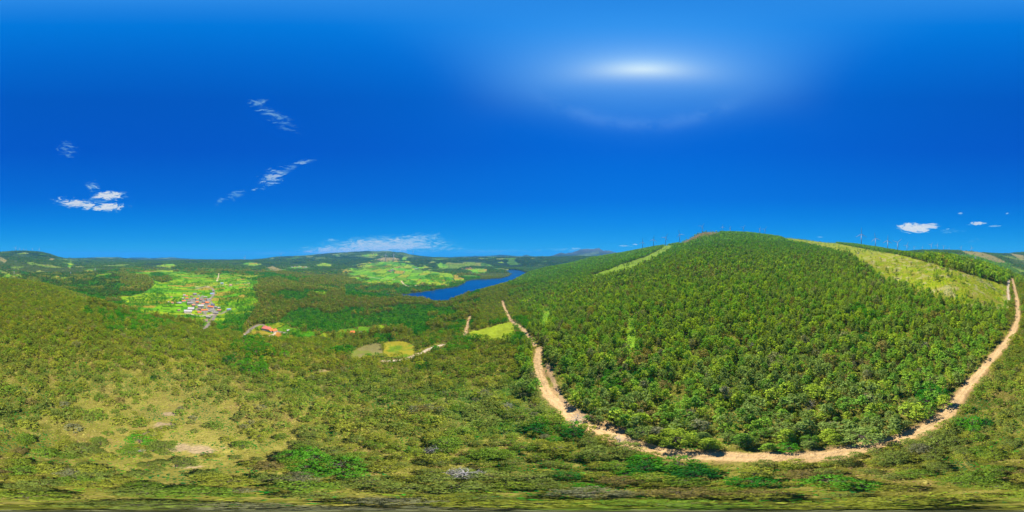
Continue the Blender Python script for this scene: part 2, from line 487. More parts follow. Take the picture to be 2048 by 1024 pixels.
Z_VILL = [(185, 551), (215, 547), (260, 546), (300, 540), (330, 540), (380, 545), (420, 550), (440, 546), (500, 549), (512, 560), (508, 580),
          (514, 605), (480, 622), (455, 645), (432, 664), (415, 664), (395, 655), (350, 646), (300, 637), (262, 624), (240, 600), (235, 590),
          (262, 590), (306, 572), (306, 560), (288, 552), (235, 552), (215, 557), (190, 560)]
Z_HOUSE = [(495, 672), (515, 656), (545, 646), (575, 652), (605, 658), (600, 668), (640, 664), (640, 676), (605, 690), (565, 692), (530, 690), (505, 680)]
Z_HOUSE2 = [(620, 664), (660, 664), (700, 657), (730, 652), (770, 652), (772, 662), (730, 668), (700, 676), (650, 672)]
Z_PROM = [(672, 541), (700, 538), (722, 531), (740, 525), (765, 519), (800, 521), (830, 529), (860, 540), (890, 545), (925, 553), (925, 560), (905, 566),
          (880, 572), (850, 570), (810, 572), (780, 571), (750, 567), (715, 562), (695, 550)]
Z_PROM2 = [(930, 536), (975, 538), (975, 545), (950, 547), (935, 542)]
FIELDS = [(Z_VILL, 260, 1900), (Z_PROM, 900, 3600), (Z_PROM2, 1300, 4000), (Z_HOUSE, 200, 420), (Z_HOUSE2, 200, 420),
          ([(0, 549), (20, 547), (45, 551), (48, 557), (0, 559)], 700, 2000), ([(100, 553), (120, 551), (137, 556), (134, 562), (104, 559)], 700, 2000),
          ([(168, 545), (175, 538), (190, 540), (185, 546)], 900, 2500), ([(205, 546), (235, 544), (250, 548), (210, 552)], 900, 2500),
          ([(590, 553), (605, 548), (622, 547), (620, 552), (600, 557)], 900, 3000), ([(632, 584), (655, 582), (656, 590), (634, 592)], 400, 900),
          ([(523, 586), (537, 584), (538, 591), (524, 591)], 400, 900), ([(136, 527), (142, 522), (147, 530), (142, 536), (136, 534)], 1500, 4000),
          ([(625, 533), (645, 526), (664, 528), (662, 534), (640, 533)], 2000, 6000), ([(570, 537), (600, 531), (625, 537), (622, 542), (585, 541)], 1800, 6000),
          ([(720, 512), (740, 507), (755, 508), (760, 511), (740, 514)], 3000, 7000), ([(802, 519), (808, 513), (816, 513), (812, 521)], 2500, 7000),
          ([(870, 530), (882, 524), (900, 535), (880, 536)], 1500, 5000), ([(975, 530), (1000, 524), (1030, 527), (1020, 532), (985, 534)], 2500, 9000),
          ([(480, 529), (500, 524), (525, 528), (510, 533)], 1500, 6000), ([(310, 532), (340, 527), (358, 531), (340, 536)], 1300, 5000),
          ([(415, 540), (432, 538), (430, 545), (418, 545)], 900, 3000)]
DARK_CLUMPS = [(352, 600 - 2, 0, 0)]
MOUND = [(172, 562), (200, 552), (235, 548), (270, 549), (296, 553), (306, 562), (304, 575), (285, 586), (262, 592), (225, 592), (196, 588), (178, 576)]
MOUND2 = [(300, 546), (318, 545), (340, 552), (345, 560), (325, 566), (308, 560)]
BALD = [([(1922, 501), (1960, 504), (1990, 513), (2014, 525), (1996, 529), (1975, 523), (1950, 514), (1930, 507)], 1100, 4000),
        ([(2018, 506), (2048, 511), (2048, 521), (2035, 516)], 1100, 5000), ([(0, 513), (14, 521), (8, 526), (0, 521)], 1100, 5000),
        ([(95, 519), (103, 516), (112, 518), (104, 522)], 1300, 5000), ([(750, 520), (765, 515), (790, 515), (802, 519), (775, 522)], 1500, 4000),
        ([(530, 536), (545, 532), (565, 540), (550, 543)], 1100, 5000)]
FERN = [(640, 930, 60, 26), (720, 960, 90, 16), (1180, 965, 100, 18), (1330, 945, 110, 16), (1500, 955, 70, 14), (1560, 893, 40, 8), (1290, 935, 50, 14), (1860, 800, 34, 14), (1945, 852, 26, 26), (70, 907, 36, 10),
        (170, 962, 90, 9), (6, 880, 18, 14), (305, 763, 14, 7), (1100, 870, 50, 24), (1720, 980, 60, 10), (1650, 965, 50, 8), (510, 745, 30, 12), (270, 890, 40, 9)]
# patches of bare or pale ground near the camera
BARE = [(385, 898, 48, 9), (330, 850, 22, 7), (338, 828, 14, 4), (285, 727, 8, 3), (385, 932, 30, 4), (645, 742, 8, 3), (300, 868, 16, 5)]


def zone_mask(poly, rmin, rmax, jitter=0.0):
    mk = np.zeros(ZG.shape, bool)
    lo = min(p[0] for p in poly) - 3
    hi = max(p[0] for p in poly) + 3
    iu = np.where((UG >= lo) & (UG <= hi))[0]
    jr = np.where((RG >= rmin) & (RG <= rmax))[0]
    if not len(iu) or not len(jr):
        return mk
    sub = np.ix_(iu, jr)
    uu, vv = UU[sub], VV[sub]
    if jitter:
        uu = uu + (fbm(XG[sub] / 14, YG[sub] / 14, 71, 3) - 0.5) * jitter * 2
        if jitter > 10:
            uu = uu + (fbm(XG[sub] / 90, YG[sub] / 90, 73, 3) - 0.5) * 90 * sstep(uu, 440, 500)
        vv = vv + (fbm(XG[sub] / 14, YG[sub] / 14, 72, 3) - 0.5) * jitter
    mk[sub] = in_poly(uu, vv, poly)
    return mk


def line_dist(pts, X, Y):
    d = np.full(X.shape, 1e9)
    for (x1, y1), (x2, y2) in zip(pts[:-1], pts[1:]):
        dx, dy = x2 - x1, y2 - y1
        L = dx * dx + dy * dy + 1e-9
        t = np.clip(((X - x1) * dx + (Y - y1) * dy) / L, 0, 1)
        d = np.minimum(d, np.hypot(X - x1 - t * dx, Y - y1 - t * dy))
    return d


def spline(pts, n=6):
    P = [np.array(p, float) for p in pts]
    P = [2 * P[0] - P[1]] + P + [2 * P[-1] - P[-2]]
    out = []
    for i in range(1, len(P) - 2):
        for k in range(n):
            t = k / n
            out.append(tuple(0.5 * ((2 * P[i]) + (P[i + 1] - P[i - 1]) * t + (2 * P[i - 1] - 5 * P[i] + 4 * P[i + 1] - P[i + 2]) * t * t
                                    + (3 * P[i] - P[i - 1] - 3 * P[i + 1] + P[i + 2]) * t ** 3)))
    out.append(tuple(P[-2]))
    return out


# name, kind, half width (m), traced course
ROADS = [
    ('dirt_track', 'dirt', 2.3, [(1078, 697), (1075, 725), (1082, 758), (1098, 790), (1122, 812), (1155, 842), (1200, 861), (1250, 882), (1300, 900),
                                 (1370, 911), (1450, 914), (1560, 914), (1650, 911), (1720, 897), (1790, 880), (1850, 857), (1900, 818), (1940, 768),
                                 (1980, 722), (2008, 690), (2030, 655), (2036, 630), (2034, 600), (2028, 572), (2024, 557)]),
    ('dirt_track', 'bank', 0.6, [(1094, 728), (1108, 765), (1125, 800), (1160, 826), (1205, 845), (1245, 862)]),
    ('dirt_track', 'dirt', 1.7, [(1005, 602), (1012, 622), (1022, 640), (1042, 655), (1056, 672), (1070, 690)]),
    ('dirt_track', 'dirt', 2.0, [(930, 672), (934, 655), (938, 640), (941, 632)]),
    ('dirt_track', 'pale', 2.2, [(768, 722), (805, 719), (835, 709), (860, 697), (887, 689)]),
    ('asphalt_road', 'asphalt', 3.4, [(404, 662), (413, 655), (421, 645), (428, 634), (431, 625), (421, 619), (412, 611), (418, 602), (422, 596), (428, 587), (424, 577), (408, 574), (392, 578)]),
    ('asphalt_road', 'asphalt', 2.6, [(431, 628), (443, 627), (452, 623), (462, 617)]),
    ('asphalt_road', 'asphalt', 2.8, [(484, 674), (498, 662), (512, 652), (524, 649), (535, 655), (552, 662), (573, 666)]),
    ('dirt_track', 'pale', 1.6, [(488, 668), (505, 670), (525, 673), (543, 671), (552, 663)]),
    ('dirt_track', 'pale', 2.2, [(370, 626), (382, 628), (398, 632), (418, 630), (428, 628)]),
    ('dirt_track', 'pale', 2.2, [(434, 562), (437, 553), (438, 546)]),
    ('dirt_track', 'pale', 2.0, [(392, 574), (430, 572), (455, 569), (500, 566)]),
    ('dirt_track', 'pale', 3.5, [(767, 524), (762, 519), (775, 516), (795, 518)]),
    ('dirt_track', 'pale', 3.5, [(739, 554), (760, 557), (790, 559)]),
    ('dirt_track', 'pale', 3.0, [(802, 562), (812, 571), (830, 571), (850, 568)]),
    ('dirt_track', 'pale', 1.8, [(2018, 560), (2016, 580), (2018, 600)]),
]
road_pts = []
for nm, kind, hw, px in ROADS:
    wp = [hit(a, b)[:2] for a, b in px]
    road_pts.append((nm, kind, hw, spline(wp)))

# ---- albedo of the ground and zone ids
def C(r, g, b):
    """display colour (0-255) to linear albedo"""
    return np.array([(c / 255.0 / 12.92) if c <= 10 else ((c / 255.0 + 0.055) / 1.055) ** 2.4 for c in (r, g, b)])


n_small = fbm(XG / 2.2, YG / 2.2, 41, 4)
n_mid = fbm(XG / 12, YG / 12, 43, 4)
n_big = fbm(XG / 70, YG / 70, 47, 4)
n_far = fbm(XG / 420, YG / 420, 53, 5)
ALB = np.zeros(ZG.shape + (3,))


def blend(A, mask, colour):
    return A * (1 - mask[..., None]) + np.asarray(colour) * mask[..., None]


heath = C(112, 110, 42)
olive = C(82, 88, 28)
strawc = C(158, 146, 76)
fern = C(44, 104, 40)
dirtc = C(176, 146, 104)
ALB[:] = heath
ALB = blend(ALB, sstep(n_mid, 0.42, 0.62), olive)
ALB = blend(ALB, sstep(n_small, 0.50, 0.72) * 0.6, strawc)
ALB = blend(ALB, sstep(n_big, 0.55, 0.68) * 0.5, fern)
# the open pale slope below the camera on the village side
open_m = np.exp(-(((UU - 360) / 210) ** 2 + ((VV - 850) / 120) ** 2))
ALB = blend(ALB, np.clip(open_m * (0.55 + n_mid * 0.6), 0, 0.85), C(160, 148, 74))
# further forest floor, valleys, far hills
far1 = sstep(RR, 200, 500)
ALB = blend(ALB, far1 * 0.8, C(62, 84, 26))
far2 = sstep(RR, 1500, 2600)
fcol = np.where((n_far > 0.52)[..., None], C(58, 84, 40), C(36, 66, 36))
ALB = blend(ALB, far2, np.array([0, 0, 0]))
ALB = ALB + fcol * far2[..., None]
ALB = blend(ALB, far2 * sstep(n_far, 0.60, 0.66) * 0.8, C(104, 128, 58))
ALB = blend(ALB, mtn * 0.75, C(104, 102, 96))
ALB = blend(ALB, mtn * sstep(fbm(XG / 140, YG / 140, 59, 4), 0.45, 0.62) * 0.8, C(52, 66, 40))
n_village = sstep(vnoise(XG / 60, YG / 60, 63), 0.80, 0.9) * far2 * sstep(n_big, 0.5, 0.7) * sstep(fbm(XG / 1200, YG / 1200, 64, 3), 0.5, 0.6)
ALB = blend(ALB, n_village * 0.6, C(190, 190, 170))

ZONE = np.zeros(ZG.shape, np.int8)       # 0 ground 1 dirt_track 2 asphalt 3 field 4 meadow 5 hills
ZONE[RR > 3200] = 5
# patchwork of fields
ang_f = 0.5
FX = XG * math.cos(ang_f) + YG * math.sin(ang_f) + (fbm(XG / 120, YG / 120, 81, 2) - 0.5) * 60
FY = -XG * math.sin(ang_f) + YG * math.cos(ang_f) + (fbm(XG / 120, YG / 120, 82, 2) - 0.5) * 60
FIELD_M = np.zeros(ZG.shape, bool)
for poly, a, b in FIELDS:
    FIELD_M |= zone_mask(poly, a, b, 13.0 if a < 1000 else 5.0)
for poly in (MOUND, MOUND2):
    FIELD_M &= ~zone_mask(poly, 250, 2500, 2.0)
CW = np.where(RR < 1100, 23.0, 85.0)
CH = np.where(RR < 1100, 66.0, 190.0)
row = np.floor(FX / CW)
sh = (np.abs(np.sin(row * 12.9898) * 43758.5453) % 1.0)
colm = np.floor(FY / CH + sh)
rnd = np.abs(np.sin(row * 78.233 + colm * 37.719 + 3.1) * 43758.5453) % 1.0
PAL = np.array([C(104, 158, 26), C(86, 150, 24), C(128, 164, 30), C(118, 160, 22), C(138, 168, 34), C(92, 138, 30), C(150, 142, 66), C(74, 140, 26), C(132, 152, 36), C(110, 168, 20)])
fc = PAL[(rnd * 10).astype(int) % 10]
fc = fc * np.array([1.12, 1.0, 0.7]) * (0.84 + 0.55 * n_mid)[..., None]
eX = np.minimum(FX / CW - row, 1 - (FX / CW - row)) * CW
eY = np.minimum((FY / CH + sh) - colm, 1 - ((FY / CH + sh) - colm)) * CH
hedge = (np.minimum(eX, eY) < np.where(RR < 1100, 1.3, 4.0)) & (vnoise(XG / 18, YG / 18, 85) > 0.40)
fc = np.where(hedge[..., None], C(56, 84, 26), fc)
ALB = np.where(FIELD_M[..., None], fc, ALB)
ZONE[FIELD_M] = 3
FARF = (RR > 1150) & (RR < 6500) & (vnoise(XG / 170, YG / 130, 111) > 0.72) & (fbm(XG / 800, YG / 800, 113, 3) > 0.50) & ~FIELD_M & ~inl & ~((UU > 1100) & (UU < 1840))
pf = np.array([C(104, 150, 44), C(86, 130, 44), C(140, 150, 76), C(120, 148, 50)])[(vnoise(XG / 300, YG / 300, 115) * 3.99).astype(int)]
ALB = np.where(FARF[..., None], pf * (0.7 + 0.5 * n_mid)[..., None], ALB)
for poly, a, b in BALD:
    mk = zone_mask(poly, a, b, 1.5)
    ALB = np.where(mk[..., None], C(146, 136, 96) * (0.75 + 0.5 * n_mid)[..., None], ALB)
CLEAR_M = zone_mask(Z_CLEAR, 130, 1500, 2.5)
cc = np.where((n_mid > 0.56)[..., None], C(154, 148, 66), C(150, 160, 30))
cc = blend(cc, sstep(n_small, 0.45, 0.7) * 0.5, C(128, 156, 30))
streak = sstep(fbm(XG / 60 + YG / 9, YG / 60 - XG / 9, 91, 3), 0.58, 0.68) * sstep(UU, 1690, 1760)
cc = blend(cc, streak * 0.8, C(178, 168, 136))
ALB = np.where(CLEAR_M[..., None], cc, ALB)
STRIP_M = zone_mask(Z_STRIP, 200, 1500, 2.0)
ALB = np.where(STRIP_M[..., None], C(124, 152, 40) * (0.8 + 0.4 * n_mid)[..., None], ALB)
ROCK_M = zone_mask(Z_ROCK, 300, 1600, 3.0)
ALB = np.where(ROCK_M[..., None], np.where((n_small > 0.5)[..., None], C(128, 116, 92), C(104, 88, 40)), ALB)
MEAD_M = zone_mask(Z_MEADOW, 120, 500, 1.5)
ALB = np.where(MEAD_M[..., None], C(142, 156, 44) * (0.78 + 0.44 * n_mid)[..., None] * 1.15, ALB)
ZONE[MEAD_M] = 4
PL1 = zone_mask(Z_PLOT1, 120, 500, 1.0)
PL2 = zone_mask(Z_PLOT2, 120, 500, 1.0)
ALB = np.where(PL1[..., None], blend(np.broadcast_to(C(136, 128, 92), ALB.shape), sstep(n_mid, 0.45, 0.6) * 0.7, C(122, 134, 54)), ALB)
ALB = np.where(PL2[..., None], blend(np.broadcast_to(C(160, 150, 52), ALB.shape), sstep(n_mid, 0.42, 0.60), C(114, 142, 36)), ALB)
ZONE[PL1 | PL2] = 4
GL_M = zone_mask(Z_GLADE, 60, 500, 9.0) | zone_mask(Z_GLADE2, 60, 700, 7.0)
ALB = np.where(GL_M[..., None], C(128, 164, 46) * (0.6 + 0.8 * n_mid)[..., None], ALB)
GAR_M = zone_mask([(546, 668), (556, 662), (563, 664), (563, 672), (558, 676), (550, 672)], 200, 420, 1.0)
ALB = np.where(GAR_M[..., None], C(190, 134, 70) * (0.8 + 0.4 * n_small)[..., None], ALB)
LAWN_M = zone_mask([(512, 678), (530, 673), (552, 676), (554, 688), (535, 690)], 200, 420, 1.0)
ALB = np.where(LAWN_M[..., None], C(112, 172, 28) * np.ones(3), ALB)
for (bu, bv, bw, bh) in BARE:
    d = np.hypot((UU - bu) / bw, (VV - bv) / bh) + (n_small - 0.5) * 1.6
    mk = (1 - sstep(d, 0.7, 1.2)) * (RR < 400)
    ALB = blend(ALB, mk * 0.9, C(176, 152, 118))
ROADD = np.full(ZG.shape, 1e9)           # distance beyond the road's edge
ALB[..., 2] *= 0.6 + 0.3 * (1 - sstep(RR, 60, 160))
for nm, kind, hw, pts in road_pts:
    P = np.array(pts)
    lo, hi = P.min(0) - 25, P.max(0) + 25
    sel = np.where((XG > lo[0]) & (XG < hi[0]) & (YG > lo[1]) & (YG < hi[1]))
    d = line_dist(pts, XG[sel], YG[sel])
    ns, nm2 = n_small[sel], n_mid[sel]
    edge = d - hw + (ns - 0.5) * (2.2 if kind != 'asphalt' else 0.3) + (nm2 - 0.5) * (2.6 if kind != 'asphalt' else 0.0)
    k = 1 - sstep(edge, -0.4, 0.5)
    ver = (1 - sstep(edge, 0.4, 2.8)) * sstep(nm2, 0.36, 0.6) * (0.9 if kind != 'asphalt' else 0.35)
    col = {'dirt': C(206, 170, 116), 'bank': C(176, 146, 104), 'pale': C(214, 194, 156), 'asphalt': C(150, 138, 120)}[kind]
    A = ALB[sel]
    A = blend(A, ver, C(178, 142, 96))
    cr = np.broadcast_to(col, A.shape) * (0.66 + 0.40 * ns + 0.34 * nm2)[:, None]
    if kind == 'dirt':                    # wheel ruts and a greyer middle
        cr = blend(cr, (1 - sstep(np.abs(d - 0.9), 0.1, 0.5)) * 0.35, C(206, 178, 140))
        cr = blend(cr, (1 - sstep(d, 0.1, 0.5)) * sstep(nm2, 0.4, 0.6) * 0.45, C(150, 132, 90))
    A = A * (1 - k[:, None]) + cr * k[:, None]
    ALB[sel] = A
    zz = ZONE[sel]
    zz[(edge < 0.0)] = 2 if kind == 'asphalt' else 1
    ZONE[sel] = zz
    ROADD[sel] = np.minimum(ROADD[sel], d - hw)
# yards and lanes inside the village
vm = zone_mask([(384, 596), (405, 590), (415, 596), (424, 603), (430, 612), (436, 622), (432, 632), (418, 632), (405, 628), (390, 622), (384, 610), (372, 606), (366, 598)], 260, 900, 2.0)
vk = vm & (fbm(XG / 9, YG / 9, 101, 3) > 0.46) & (ROADD > 0)
ALB = np.where(vk[..., None], C(150, 142, 122), ALB)


def tag(o, label=None, cat=None, group=None, kind=None):
    if label:
        o['label'] = label
    if cat:
        o['category'] = cat
    if group:
        o['group'] = group
    if kind:
        o['kind'] = kind
    return o


def np_mesh(name, V, F, mat, col=None, smooth=False, n=4):
    me = D.meshes.new(name)
    V = np.ascontiguousarray(V, np.float32)
    F = np.ascontiguousarray(F, np.int32).reshape(-1, n)
    me.vertices.add(len(V))
    me.vertices.foreach_set('co', V.ravel())
    me.loops.add(F.size)
    me.loops.foreach_set('vertex_index', F.ravel())
    me.polygons.add(len(F))
    me.polygons.foreach_set('loop_start', np.arange(0, F.size, n, dtype=np.int32))
    if smooth:
        me.polygons.foreach_set('use_smooth', np.ones(len(F), bool))
    me.update(calc_edges=True)
    if col is not None:
        at = me.color_attributes.new('tint', 'FLOAT_COLOR', 'POINT')
        c4 = np.ones((len(V), 4), np.float32)
        c4[:, :3] = col
        at.data.foreach_set('color', c4.ravel())
    if mat is not None:
        me.materials.append(mat)
    return me


def link(name, me, parent=None):
    o = D.objects.new(name, me)
    COL.objects.link(o)
    if parent is not None:
        o.parent = parent
    return o


# ------------------------------------------------------------------ materials
def new_mat(name):
    mt = D.materials.new(name)
    mt.use_nodes = True
    return mt, NT(mt.node_tree)


def ground_mat():
    mt, g = new_mat('ground_surface')
    at = g.n('ShaderNodeAttribute', {'attribute_name': 'tint'}).outputs['Color']
    pos = g.n('ShaderNodeNewGeometry').outputs['Position']
    n1 = g.n('ShaderNodeTexNoise', Vector=pos, Scale=1.1, Detail=5.0, Roughness=0.65).outputs['Fac']
    n2 = g.n('ShaderNodeTexNoise', Vector=pos, Scale=0.13, Detail=6.0, Roughness=0.7).outputs['Fac']
    n3 = g.n('ShaderNodeTexNoise', Vector=pos, Scale=0.012, Detail=8.0, Roughness=0.75).outputs['Fac']
    f = g.m('MULTIPLY', g.m('ADD', g.m('MULTIPLY', n1, 0.9), 0.55), g.m('ADD', g.m('MULTIPLY', n2, 0.8), 0.6))
    f = g.m('MULTIPLY', f, g.m('ADD', g.m('MULTIPLY', n3, 1.0), 0.5))
    colr = g.vm('SCALE', at)
    g.t.links.new(f, colr.node.inputs['Scale'])
    bmp = g.n('ShaderNodeBump', Strength=0.7, Distance=0.35, Height=n1)
    bmp2 = g.n('ShaderNodeBump', Strength=0.8, Distance=9.0, Height=n3, Normal=bmp.outputs[0])
    bs = g.n('ShaderNodeBsdfPrincipled', Base_Color=colr, Roughness=0.95, Normal=bmp2.outputs[0])
    bs.inputs['Specular IOR Level'].default_value = 0.1
    g.n('ShaderNodeOutputMaterial', Surface=bs.outputs[0])
    return mt


def leaf_mat():
    mt, g = new_mat('foliage')
    at = g.n('ShaderNodeAttribute', {'attribute_name': 'tint'}).outputs['Color']
    oc = g.n('ShaderNodeObjectInfo').outputs['Color']
    c = g.mix(1.0, at, oc, 'MULTIPLY')
    pos = g.n('ShaderNodeNewGeometry').outputs['Position']
    n1 = g.n('ShaderNodeTexNoise', Vector=pos, Scale=3.0, Detail=3.0).outputs['Fac']
    c2 = g.vm('SCALE', c)
    g.t.links.new(g.m('ADD', g.m('MULTIPLY', n1, 1.0), 0.5), c2.node.inputs['Scale'])
    df = g.n('ShaderNodeBsdfDiffuse', Color=c2)
    tr = g.n('ShaderNodeBsdfTranslucent', Color=g.mix(1.0, c2, (1.0, 1.05, 0.6), 'MULTIPLY'))
    mx = g.n('ShaderNodeMixShader', i0=0.45, i1=df.outputs[0], i2=tr.outputs[0])
    g.n('ShaderNodeOutputMaterial', Surface=mx.outputs[0])
    return mt


def plain_mat(name, col, rough=0.85, var=0.35, scale=2.0, spec=0.3, metal=0.0):
    mt, g = new_mat(name)
    pos = g.n('ShaderNodeNewGeometry').outputs['Position']
    n1 = g.n('ShaderNodeTexNoise', Vector=pos, Scale=scale, Detail=5.0, Roughness=0.6).outputs['Fac']
    rgb = g.n('ShaderNodeRGB')
    rgb.outputs[0].default_value = (*[float(c) for c in col], 1)
    c2 = g.vm('SCALE', rgb.outputs[0])
    g.t.links.new(g.m('ADD', g.m('MULTIPLY', n1, var * 2), 1 - var), c2.node.inputs['Scale'])
    bs = g.n('ShaderNodeBsdfPrincipled', Base_Color=c2, Roughness=rough, Metallic=metal)
    bs.inputs['Specular IOR Level'].default_value = spec
    g.n('ShaderNodeOutputMaterial', Surface=bs.outputs[0])
    return mt


def water_mat():
    mt, g = new_mat('lake_water')
    pos = g.n('ShaderNodeNewGeometry').outputs['Position']
    mpn = g.n('ShaderNodeMapping', Vector=pos)
    mpn.inputs['Scale'].default_value = (1.0, 1.6, 1.0)
    n1 = g.n('ShaderNodeTexNoise', Vector=mpn.outputs[0], Scale=0.35, Detail=6.0).outputs['Fac']
    n2 = g.n('ShaderNodeTexNoise', Vector=mpn.outputs[0], Scale=0.012, Detail=3.0).outputs['Fac']
    bmp = g.n('ShaderNodeBump', Strength=0.35, Distance=0.4, Height=n1)
    c = g.mix(n2, (0.0, 0.022, 0.085), (0.0, 0.04, 0.14))
    bs = g.n('ShaderNodeBsdfPrincipled', Base_Color=c, Roughness=0.22, Normal=bmp.outputs[0])
    bs.inputs['IOR'].default_value = 1.33
    bs.inputs['Specular IOR Level'].default_value = 0.35
    g.n('ShaderNodeOutputMaterial', Surface=bs.outputs[0])
    return mt


M_GROUND = ground_mat()
M_LEAF = leaf_mat()
M_BARK = plain_mat('bark', (0.13, 0.10, 0.075), 0.9, 0.4, 3.0, 0.1)
M_BARE = plain_mat('grey_dead_wood', (0.36, 0.33, 0.29), 0.9, 0.3, 3.0, 0.1)
M_WATER = water_mat()
M_TURB = plain_mat('turbine_white', (0.36, 0.37, 0.39), 0.5, 0.05, 0.2, 0.3)
M_STEEL = plain_mat('pylon_steel', (0.5, 0.5, 0.5), 0.6, 0.1, 0.5, 0.3)
M_ROCK = plain_mat('granite', (0.30, 0.27, 0.23), 0.9, 0.4, 0.9, 0.2)

# ------------------------------------------------------------------ terrain meshes
vid = np.arange(NU * NR).reshape(NU, NR)
i2 = np.roll(np.arange(NU), -1)
Fq = np.stack([vid[:, :-1], vid[i2][:, :-1], vid[i2][:, 1:], vid[:, 1:]], -1)     # NU x NR-1 x 4
Pv = np.stack([XG, YG, ZG], -1).reshape(-1, 3)
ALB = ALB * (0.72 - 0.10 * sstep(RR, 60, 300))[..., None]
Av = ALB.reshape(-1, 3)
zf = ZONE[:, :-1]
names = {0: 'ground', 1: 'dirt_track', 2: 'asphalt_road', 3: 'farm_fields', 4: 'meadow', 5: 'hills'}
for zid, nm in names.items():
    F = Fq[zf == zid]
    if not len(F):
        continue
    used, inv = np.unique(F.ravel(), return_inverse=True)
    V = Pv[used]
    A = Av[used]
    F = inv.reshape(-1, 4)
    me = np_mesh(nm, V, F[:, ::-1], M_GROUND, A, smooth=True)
    o = link(nm, me)
    o['kind'] = 'structure'
    if zid == 0:                       # close the small hole under the camera
        pass
ring = Pv.reshape(NU, NR, 3)[:, 0]
V = np.vstack([ring, [[0, 0, float(ring[:, 2].mean())]]])
F = np.array([[i, NU, (i + 1) % NU] for i in range(NU)])
o = link('ground', np_mesh('ground', V, F, M_GROUND, np.vstack([ALB[:, 0], ALB[:, 0].mean(0)[None]]), True, 3))
o['kind'] = 'structure'

# lake surface
lp = np.array(LAKE)
cen = lp.mean(0)
b0, b1 = lp.min(0) - 60, lp.max(0) + 60
nx = 40
gx, gy = np.meshgrid(np.linspace(b0[0], b1[0], nx), np.linspace(b0[1], b1[1], nx), indexing='ij')
gv = np.stack([gx, gy, np.full_like(gx, LAKE_Z)], -1).reshape(-1, 3)
gi = np.arange(nx * nx).reshape(nx, nx)
gf = np.stack([gi[:-1, :-1], gi[1:, :-1], gi[1:, 1:], gi[:-1, 1:]], -1).reshape(-1, 4)
# keep the cells near the lake, so that no water lies under the far land
cx, cy = gv[gf].mean(1)[:, 0], gv[gf].mean(1)[:, 1]
lk = in_poly(cx, cy, LAKE) | (line_dist(LAKE + LAKE[:1], cx, cy) < 70)
o = link('lake', np_mesh('lake', gv, gf[lk], M_WATER))
o['kind'] = 'structure'

# ------------------------------------------------------------------ tree shapes
def cards(rng, cen, size, outward=None, tilt=0.6, slim=1.0):
    """One irregular leaf-spray quad per centre; returns (n*4, 3) vertices."""
    n = len(cen)
    nrm = rng.normal(size=(n, 3)) * tilt
    nrm += (outward if outward is not None else np.array([0, 0, 1.0]))
    nrm /= np.linalg.norm(nrm, axis=1)[:, None] + 1e-9
    ref = rng.normal(size=(n, 3))
    a = np.cross(nrm, ref)
    a /= np.linalg.norm(a, axis=1)[:, None] + 1e-9
    b = np.cross(nrm, a)
    s = np.asarray(size)
    if s.ndim == 0:
        s = np.full(n, float(s))
    s = s * rng.uniform(0.7, 1.3, n)
    out = np.empty((n, 4, 3))
    for k, (ca, cb) in enumerate(((-1, -0.6), (0.25, -1), (1, 0.5), (-0.3, 1))):
        ja = ca + rng.uniform(-0.3, 0.3, n)
        jb = cb + rng.uniform(-0.3, 0.3, n)
        out[:, k] = cen + a * (ja * s * 0.5)[:, None] + b * (jb * s * 0.5 * slim)[:, None]
    return out.reshape(-1, 3)


def crown_cards(rng, kind, ncl, per, csz, clr):
    """Unit tree: height 1 (top of crown at z = 1); widths in fractions of the height. Clumps of cards with gaps between."""
    cs, tn = [], []
    spec = {'pine': (0.31, 0.24, 1.0), 'wide_pine': (0.46, 0.42, 0.98), 'round': (0.48, 0.16, 0.98), 'tall': (0.22, 0.28, 0.98),
            'shrub': (0.72, 0.05, 0.95)}[kind]
    rad, z0, z1 = spec
    for i in range(ncl):
        t = (i + rng.uniform(0, 1)) / ncl
        z = z0 + (z1 - z0) * t ** (0.8 if kind != 'shrub' else 1.0)
        q = (z - z0) / (z1 - z0)
        if kind == 'pine':
            prof = (1 - q) ** 0.75 * min(1, q * 5 + 0.5)
        elif kind == 'wide_pine':
            prof = math.sqrt(max(0, 1 - (q * 1.0) ** 2.2)) * min(1, q * 2 + 0.5)
        elif kind == 'tall':
            prof = math.sin(math.pi * min(1, 0.12 + q * 0.85)) ** 0.6
        else:
            prof = math.sqrt(max(0.02, 1 - (2 * q - 0.85) ** 2 / 1.35))
        a = i * 2.399 + rng.uniform(-0.5, 0.5)
        rr = rad * prof * rng.uniform(0.55, 1.0) ** 0.6
        c = np.array([math.cos(a) * rr, math.sin(a) * rr, z])
        m_ = max(2, int(per * rng.uniform(0.7, 1.3)))
        off = rng.normal(size=(m_, 3))
        off /= np.linalg.norm(off, axis=1)[:, None] + 1e-9
        off *= (clr * rng.uniform(0.3, 1.0, m_) ** 0.5)[:, None]
        off[:, 2] *= 0.62
        cs.append((c + off, off, rng.uniform(0.82, 1.18)))
    cen = np.vstack([c[0] for c in cs])
    outw = np.vstack([c[1] for c in cs])
    outw = outw / (np.linalg.norm(outw, axis=1)[:, None] + 1e-9) + np.array([0, 0, 0.55])
    tint = np.concatenate([np.full(len(c[0]), c[2]) for c in cs]) * rng.uniform(0.8, 1.2, len(cen))
    slim = 0.42 if (kind in ('pine', 'wide_pine', 'tall') and csz < 0.2) else 1.0
    V = cards(rng, cen, csz * (1.45 if slim < 1 else 1.0), outw, 0.6 if slim < 1 else 0.45, slim)
    return V, np.repeat(tint, 4)


